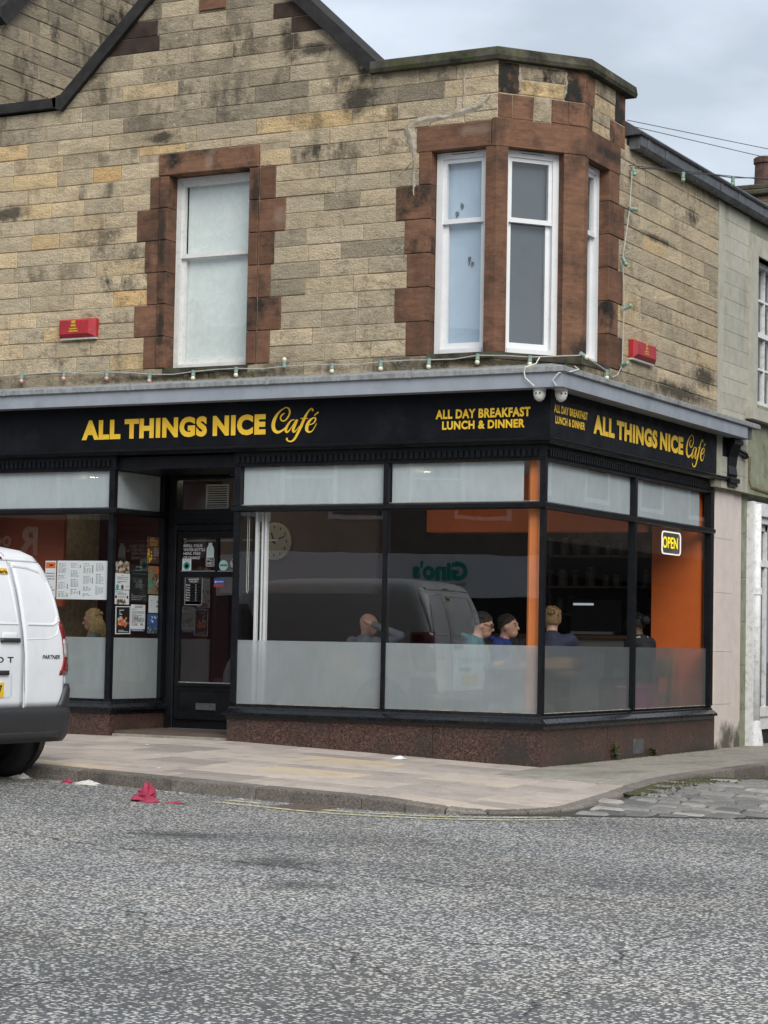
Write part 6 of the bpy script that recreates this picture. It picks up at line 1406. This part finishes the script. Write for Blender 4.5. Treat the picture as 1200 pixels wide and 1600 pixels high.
# ================================================================== people
def person(label, loc, face, cloth, legs, skin, hair, headturn=0, headtilt=0, lean=0, arms=None, scale=1.0, hairstyle='short', extras=(), floor=.30):
    """seated figure; local +x forward, +y left, z from the floor. One continuous remeshed body."""
    o = thing('person', label, 'person', (loc[0], loc[1], floor))
    q = Matrix.Translation((loc[0], loc[1], floor)) @ Matrix.Rotation(face, 4, 'Z') @ Matrix.Scale(scale, 4)
    LN = Matrix.Rotation(lean, 4, 'Y'); piv = Vector((0, 0, .5))
    up_ = lambda v: LN @ (Vector(v)-piv)+piv
    neck = up_((.015, 0, 1.00)); hc = up_((.05, 0, 1.135))
    HR = Matrix.Translation(hc) @ Matrix.Rotation(headturn, 4, 'Z') @ Matrix.Rotation(headtilt, 4, 'Y')
    hp_ = lambda v: HR @ Vector(v)
    bones = [((0, 0, .50), (0, 0, .62), .155, .145, 'c'), (up_((0, 0, .60)), up_((.0, 0, .80)), .14, .155, 'c'), (up_((0, 0, .78)), up_((0, 0, .92)), .155, .115, 'c'),
             (up_((0, -.06, .90)), up_((0, -.165, .935)), .09, .075, 'c'), (up_((0, .06, .90)), up_((0, .165, .935)), .09, .075, 'c'), (up_((0, 0, .92)), neck, .075, .055, 'c'), (neck, hp_((-.015, 0, -.03)), .052, .056, 's')]
    for s in (-1, 1):
        hip = (0, .09*s, .50); kn = (.42, .12*s, .52); an = (.40, .12*s, .09)
        bones += [(hip, kn, .085, .062, 'l'), (kn, an, .06, .042, 'l'), (an, (.55, .13*s, .045), .045, .035, 'l')]
        sh_ = up_((0, .19*s, .925)); el, wr = (arms or {}).get(s, (up_((.06, .25*s, .70)), Vector((.27, .17*s, .735))))
        el, wr = Vector(el), Vector(wr)
        bones += [(sh_, el, .06, .046, 'c'), (el, wr, .045, .034, 'c')]
        d = (wr-el).normalized(); sd_ = d.cross(Vector((0, 0, 1))); sd_ = sd_.normalized() if sd_.length > .1 else Vector((0, 1, 0)); pn = d.cross(sd_).normalized()
        palm = wr+d*.075; bones += [(wr, palm, .028, .032, 's')]
        for fi, (so_, ln) in enumerate(((-.03, .055), (-.011, .068), (.009, .063), (.028, .048))):
            k0 = palm+sd_*so_; k1 = k0+d*ln*.55-pn*.008; k2 = k1+d*ln*.4-pn*.022; bones += [(k0, k1, .0105, .0095, 's'), (k1, k2, .0095, .008, 's')]
        t0 = wr+d*.025-sd_*.025*s; bones += [(t0, t0+d*.04-sd_*.03*s, .013, .010, 's')]
    m = MB(); samp = []
    for a, b, ra, rb, tp in bones:
        a, b = Vector(a), Vector(b); L_ = (b-a).length; n_ = max(2, int(L_/(min(ra, rb)*.5)))
        m.tube([a+(b-a)*i/n_ for i in range(n_+1)], [ra+(rb-ra)*i/n_ for i in range(n_+1)], 12); m.ball(a, ra, 12, 8); m.ball(b, rb, 12, 8)
        samp += [(a+(b-a)*i/n_, ra+(rb-ra)*i/n_, tp) for i in range(n_+1)]
    hd = MB(); hd.ball((0, 0, 0), (.092, .074, .105), 18, 12); hd.ball((.035, 0, -.065), (.058, .052, .052), 14, 8); hd.ball((-.02, 0, .02), (.085, .076, .09), 14, 10)
    hd.tube([(.082, 0, .025), (.094, 0, 0), (.106, 0, -.022), (.09, 0, -.034)], [.009, .012, .017, .010], 8)      # nose
    hd.ball((.083, 0, -.062), (.017, .026, .012), 10, 6); hd.ball((.080, 0, .03), (.016, .055, .010), 10, 6)           # lips, brow
    for s in (-1, 1): hd.ball((-.005, .078*s, -.008), (.022, .012, .032), 10, 8)
    hv = [hp_(v) for v in hd.v]; m.add(hv, hd.f); samp += [(hp_((0, 0, 0)), .1, 's'), (hp_((.035, 0, -.065)), .055, 's'), (hp_((.09, 0, -.01)), .02, 's')]
    m.v = [tuple(v) for v in m.v]
    tmp = m.build('body', 'skin'); md = tmp.modifiers.new('r', 'REMESH'); md.mode = 'VOXEL'; md.voxel_size = .0095; ms_ = tmp.modifiers.new('s', 'SMOOTH'); ms_.iterations = 4; ms_.factor = .5
    me = bpy.data.meshes.new_from_object(tmp.evaluated_get(bpy.context.evaluated_depsgraph_get())); bpy.data.objects.remove(tmp)
    me.materials.clear()
    for mt in (skin, cloth, legs): me.materials.append(MATS[mt])
    import numpy as np
    C_ = np.empty(len(me.polygons)*3, 'f'); me.polygons.foreach_get('center', C_); C_ = C_.reshape(-1, 3)
    B_ = np.array([tuple(s_[0]) for s_ in samp], 'f'); R_ = np.array([s_[1] for s_ in samp], 'f'); K_ = np.array([{'s': 0, 'c': 1, 'l': 2}[s_[2]] for s_ in samp])
    best = np.full(len(C_), 9., 'f'); idx = np.zeros(len(C_), 'i')
    for p_, r0_, k_ in zip(B_, R_, K_):
        d_ = np.linalg.norm(C_-p_, axis=1)-r0_; mk = d_ < best; best[mk] = d_[mk]; idx[mk] = k_
    me.polygons.foreach_set('material_index', idx); me.polygons.foreach_set('use_smooth', [True]*len(C_)); me.transform(q)
    b_ = bpy.data.objects.new('body', me); COL.objects.link(b_); fix_parent(b_, o)
    # hair: a shell over the skull with an uneven hem, plus what the style adds
    def H_(mb, name, mat):
        mb.v = [tuple(q @ hp_(v)) for v in mb.v]; return mb.build(name, mat, o, smooth=True)
    r_ = random.Random(len(label))
    if hairstyle != 'bald':
        hm = MB(); nu, nv = 22, 9; vs = []
        for j in range(nv+1):
            for i in range(nu):
                a = 2*math.pi*i/nu; ff = (1+math.cos(a))/2; low = -.5+1.12*ff**1.1+r_.uniform(-.06, .06)
                ph = math.pi/2-(math.pi/2-low)*j/nv; k_ = 1.10+r_.uniform(-.02, .035)
                vs.append((-.012+.092*k_*math.cos(ph)*math.cos(a), .080*k_*math.cos(ph)*math.sin(a), .012+.100*k_*math.sin(ph)))
        hm.add(vs, [(j*nu+i, j*nu+(i+1) % nu, (j+1)*nu+(i+1) % nu, (j+1)*nu+i) for j in range(nv) for i in range(nu)]); H_(hm, 'hair', hair)
        for k_ in range(70):     # tufts break the outline
            a, ph = r_.uniform(0, 6.28), r_.uniform(.3, 1.5); c = Vector((-.012+.1*math.cos(ph)*math.cos(a), .085*math.cos(ph)*math.sin(a), .012+.105*math.sin(ph)))
            if math.cos(a) > .4 and ph < .6: continue
            t2 = MB(); t2.tube([c*.95, c*1.07+Vector((-.008, r_.uniform(-.012, .012), .0)), c*1.08+Vector((r_.uniform(-.035, .01), r_.uniform(-.02, .02), r_.uniform(-.035, .0)))], [.012, .010, .002], 4); t2.v = [tuple(q @ hp_(v)) for v in t2.v]; t2.build('hair_lock', hair, o, smooth=True)
    if hairstyle == 'bun':
        hm = MB(); hm.ball((-.135, 0, .02), (.048, .05, .048), 12, 8); hm.ball((-.10, 0, .02), (.035, .035, .035), 10, 6); H_(hm, 'hair_bun', hair)
    if hairstyle == 'long':
        for k_ in range(70):
            a = r_.uniform(1.0, 5.3); c = Vector((-.01+.09*math.cos(a), .085*math.sin(a), .02)); hm = MB(); hm.tube([c, c*1.10+Vector((-.01+r_.uniform(-.012, .012), 0, -.09)), c*1.16+Vector((r_.uniform(-.03, .03), r_.uniform(-.02, .02), -.19)), c*1.1+Vector((r_.uniform(-.03, .05), r_.uniform(-.02, .02), -r_.uniform(.24, .34)))], [.010, .011, .009, .003], 5); H_(hm, 'hair_lock', hair)
    for s in (-1, 1):
        g_ = MB(); g_.ball((.083, .030*s, .008), (.008, .013, .007), 8, 5); H_(g_, 'eye', 'ink')
        g_ = MB(); g_.tube([(.086, .012*s, .028), (.086, .034*s, .034), (.072, .052*s, .028)], .0045, 5); H_(g_, 'eyebrow', hair)
    for ex in extras:
        if ex == 'glasses':
            g_ = MB()
            for s in (-1, 1):
                g_.tube([(.098, .032*s+.022*math.cos(R(45*k_)), .012+.018*math.sin(R(45*k_))) for k_ in range(9)], .0028, 5); g_.tube([(.096, .055*s, .015), (.0, .082*s, .012)], .0028, 5)
            g_.tube([(.1, -.01, .015), (.1, .01, .015)], .0028, 5); H_(g_, 'glasses', 'ink')
        if ex == 'hood':
            g_ = MB(); g_.tube([up_((-.03+.09*math.cos(R(30*k_)), .10*math.sin(R(30*k_)), .985-.02*math.cos(R(30*k_)))) for k_ in range(13)], .027, 8); g_.v = [tuple(q @ Vector(v)) for v in g_.v]; g_.build('hood', cloth, o, smooth=True)
            for s in (-1, 1):
                g_ = MB(); g_.tube([up_((.115, .045*s, .95)), up_((.165, .05*s, .86)), up_((.17, .05*s, .78))], .007, 6); g_.v = [tuple(q @ Vector(v)) for v in g_.v]; g_.build('drawstring', 'cloth_white', o)
        if ex == 'trim':
            g_ = MB()
            for s in (-1, 1): g_.tube([up_((-.05, .07*s, 1.0)), up_((.05, .09*s, .98)), up_((.12, .06*s, .92)), up_((.165, .02*s, .82))], .012, 6)
            g_.v = [tuple(q @ Vector(v)) for v in g_.v]; g_.build('collar_trim', 'cloth_white', o)
    return o
# heights follow the seated eye lines seen over the frosted band
person('balding man in slate jacket, hand raised behind his head, back to the window', (-2.53, 1.25), R(75), 'cloth_slate', 'cloth_jean', 'skin', 'hair_grey', headturn=R(-35), headtilt=R(14), hairstyle='bald', scale=.985, lean=R(4),
       arms={-1: ((.10, -.44, 1.02), (-.05, -.20, 1.13)), 1: ((.06, .25, .70), (.27, .17, .735))})
person('person in teal hoodie with white drawstrings and glasses, looking right', (-1.03, .56), R(20), 'cloth_teal', 'cloth_jean', 'skin', 'hair_dark', headturn=R(0), headtilt=R(16), extras=('glasses', 'hood'), scale=1.0, lean=R(10))
person('dark haired man in blue hooded top beside the teal hoodie wearer', (-1.0, 1.22), R(12), 'cloth_blue', 'cloth_black', 'skin', 'hair_dark', headturn=R(-8), extras=('hood',), scale=.985, lean=R(5))
person('sandy haired boy in navy top at the side window, facing away', (-.50, 1.39), R(118), 'cloth_navy', 'cloth_blue', 'skin', 'hair_sandy', headturn=R(8), scale=1.05, lean=R(3))
person('waitress in black jacket with white trim and hair in a bun', (-.47, 3.80), R(168), 'cloth_black', 'cloth_black', 'skin_dark', 'hair_black', headtilt=R(12), hairstyle='bun', extras=('trim', 'glasses'), scale=1.04, lean=R(6))
person('long haired blonde person seated behind the left window', (-5.52, .85), R(205), 'cloth_olive', 'cloth_jean', 'skin', 'hair_blond', headtilt=R(10), hairstyle='long', scale=.98)
for x, y, a, who in ((-2.53, 1.20, R(75), 'balding man'), (-1.07, .54, R(20), 'teal hoodie wearer'), (-1.05, 1.20, R(12), 'man in the blue top'), (-.47, 1.34, R(118), 'sandy haired boy'), (-.42, 3.79, R(168), 'waitress'), (-5.46, .87, R(205), 'blonde person')): chair(x, y, a, who)
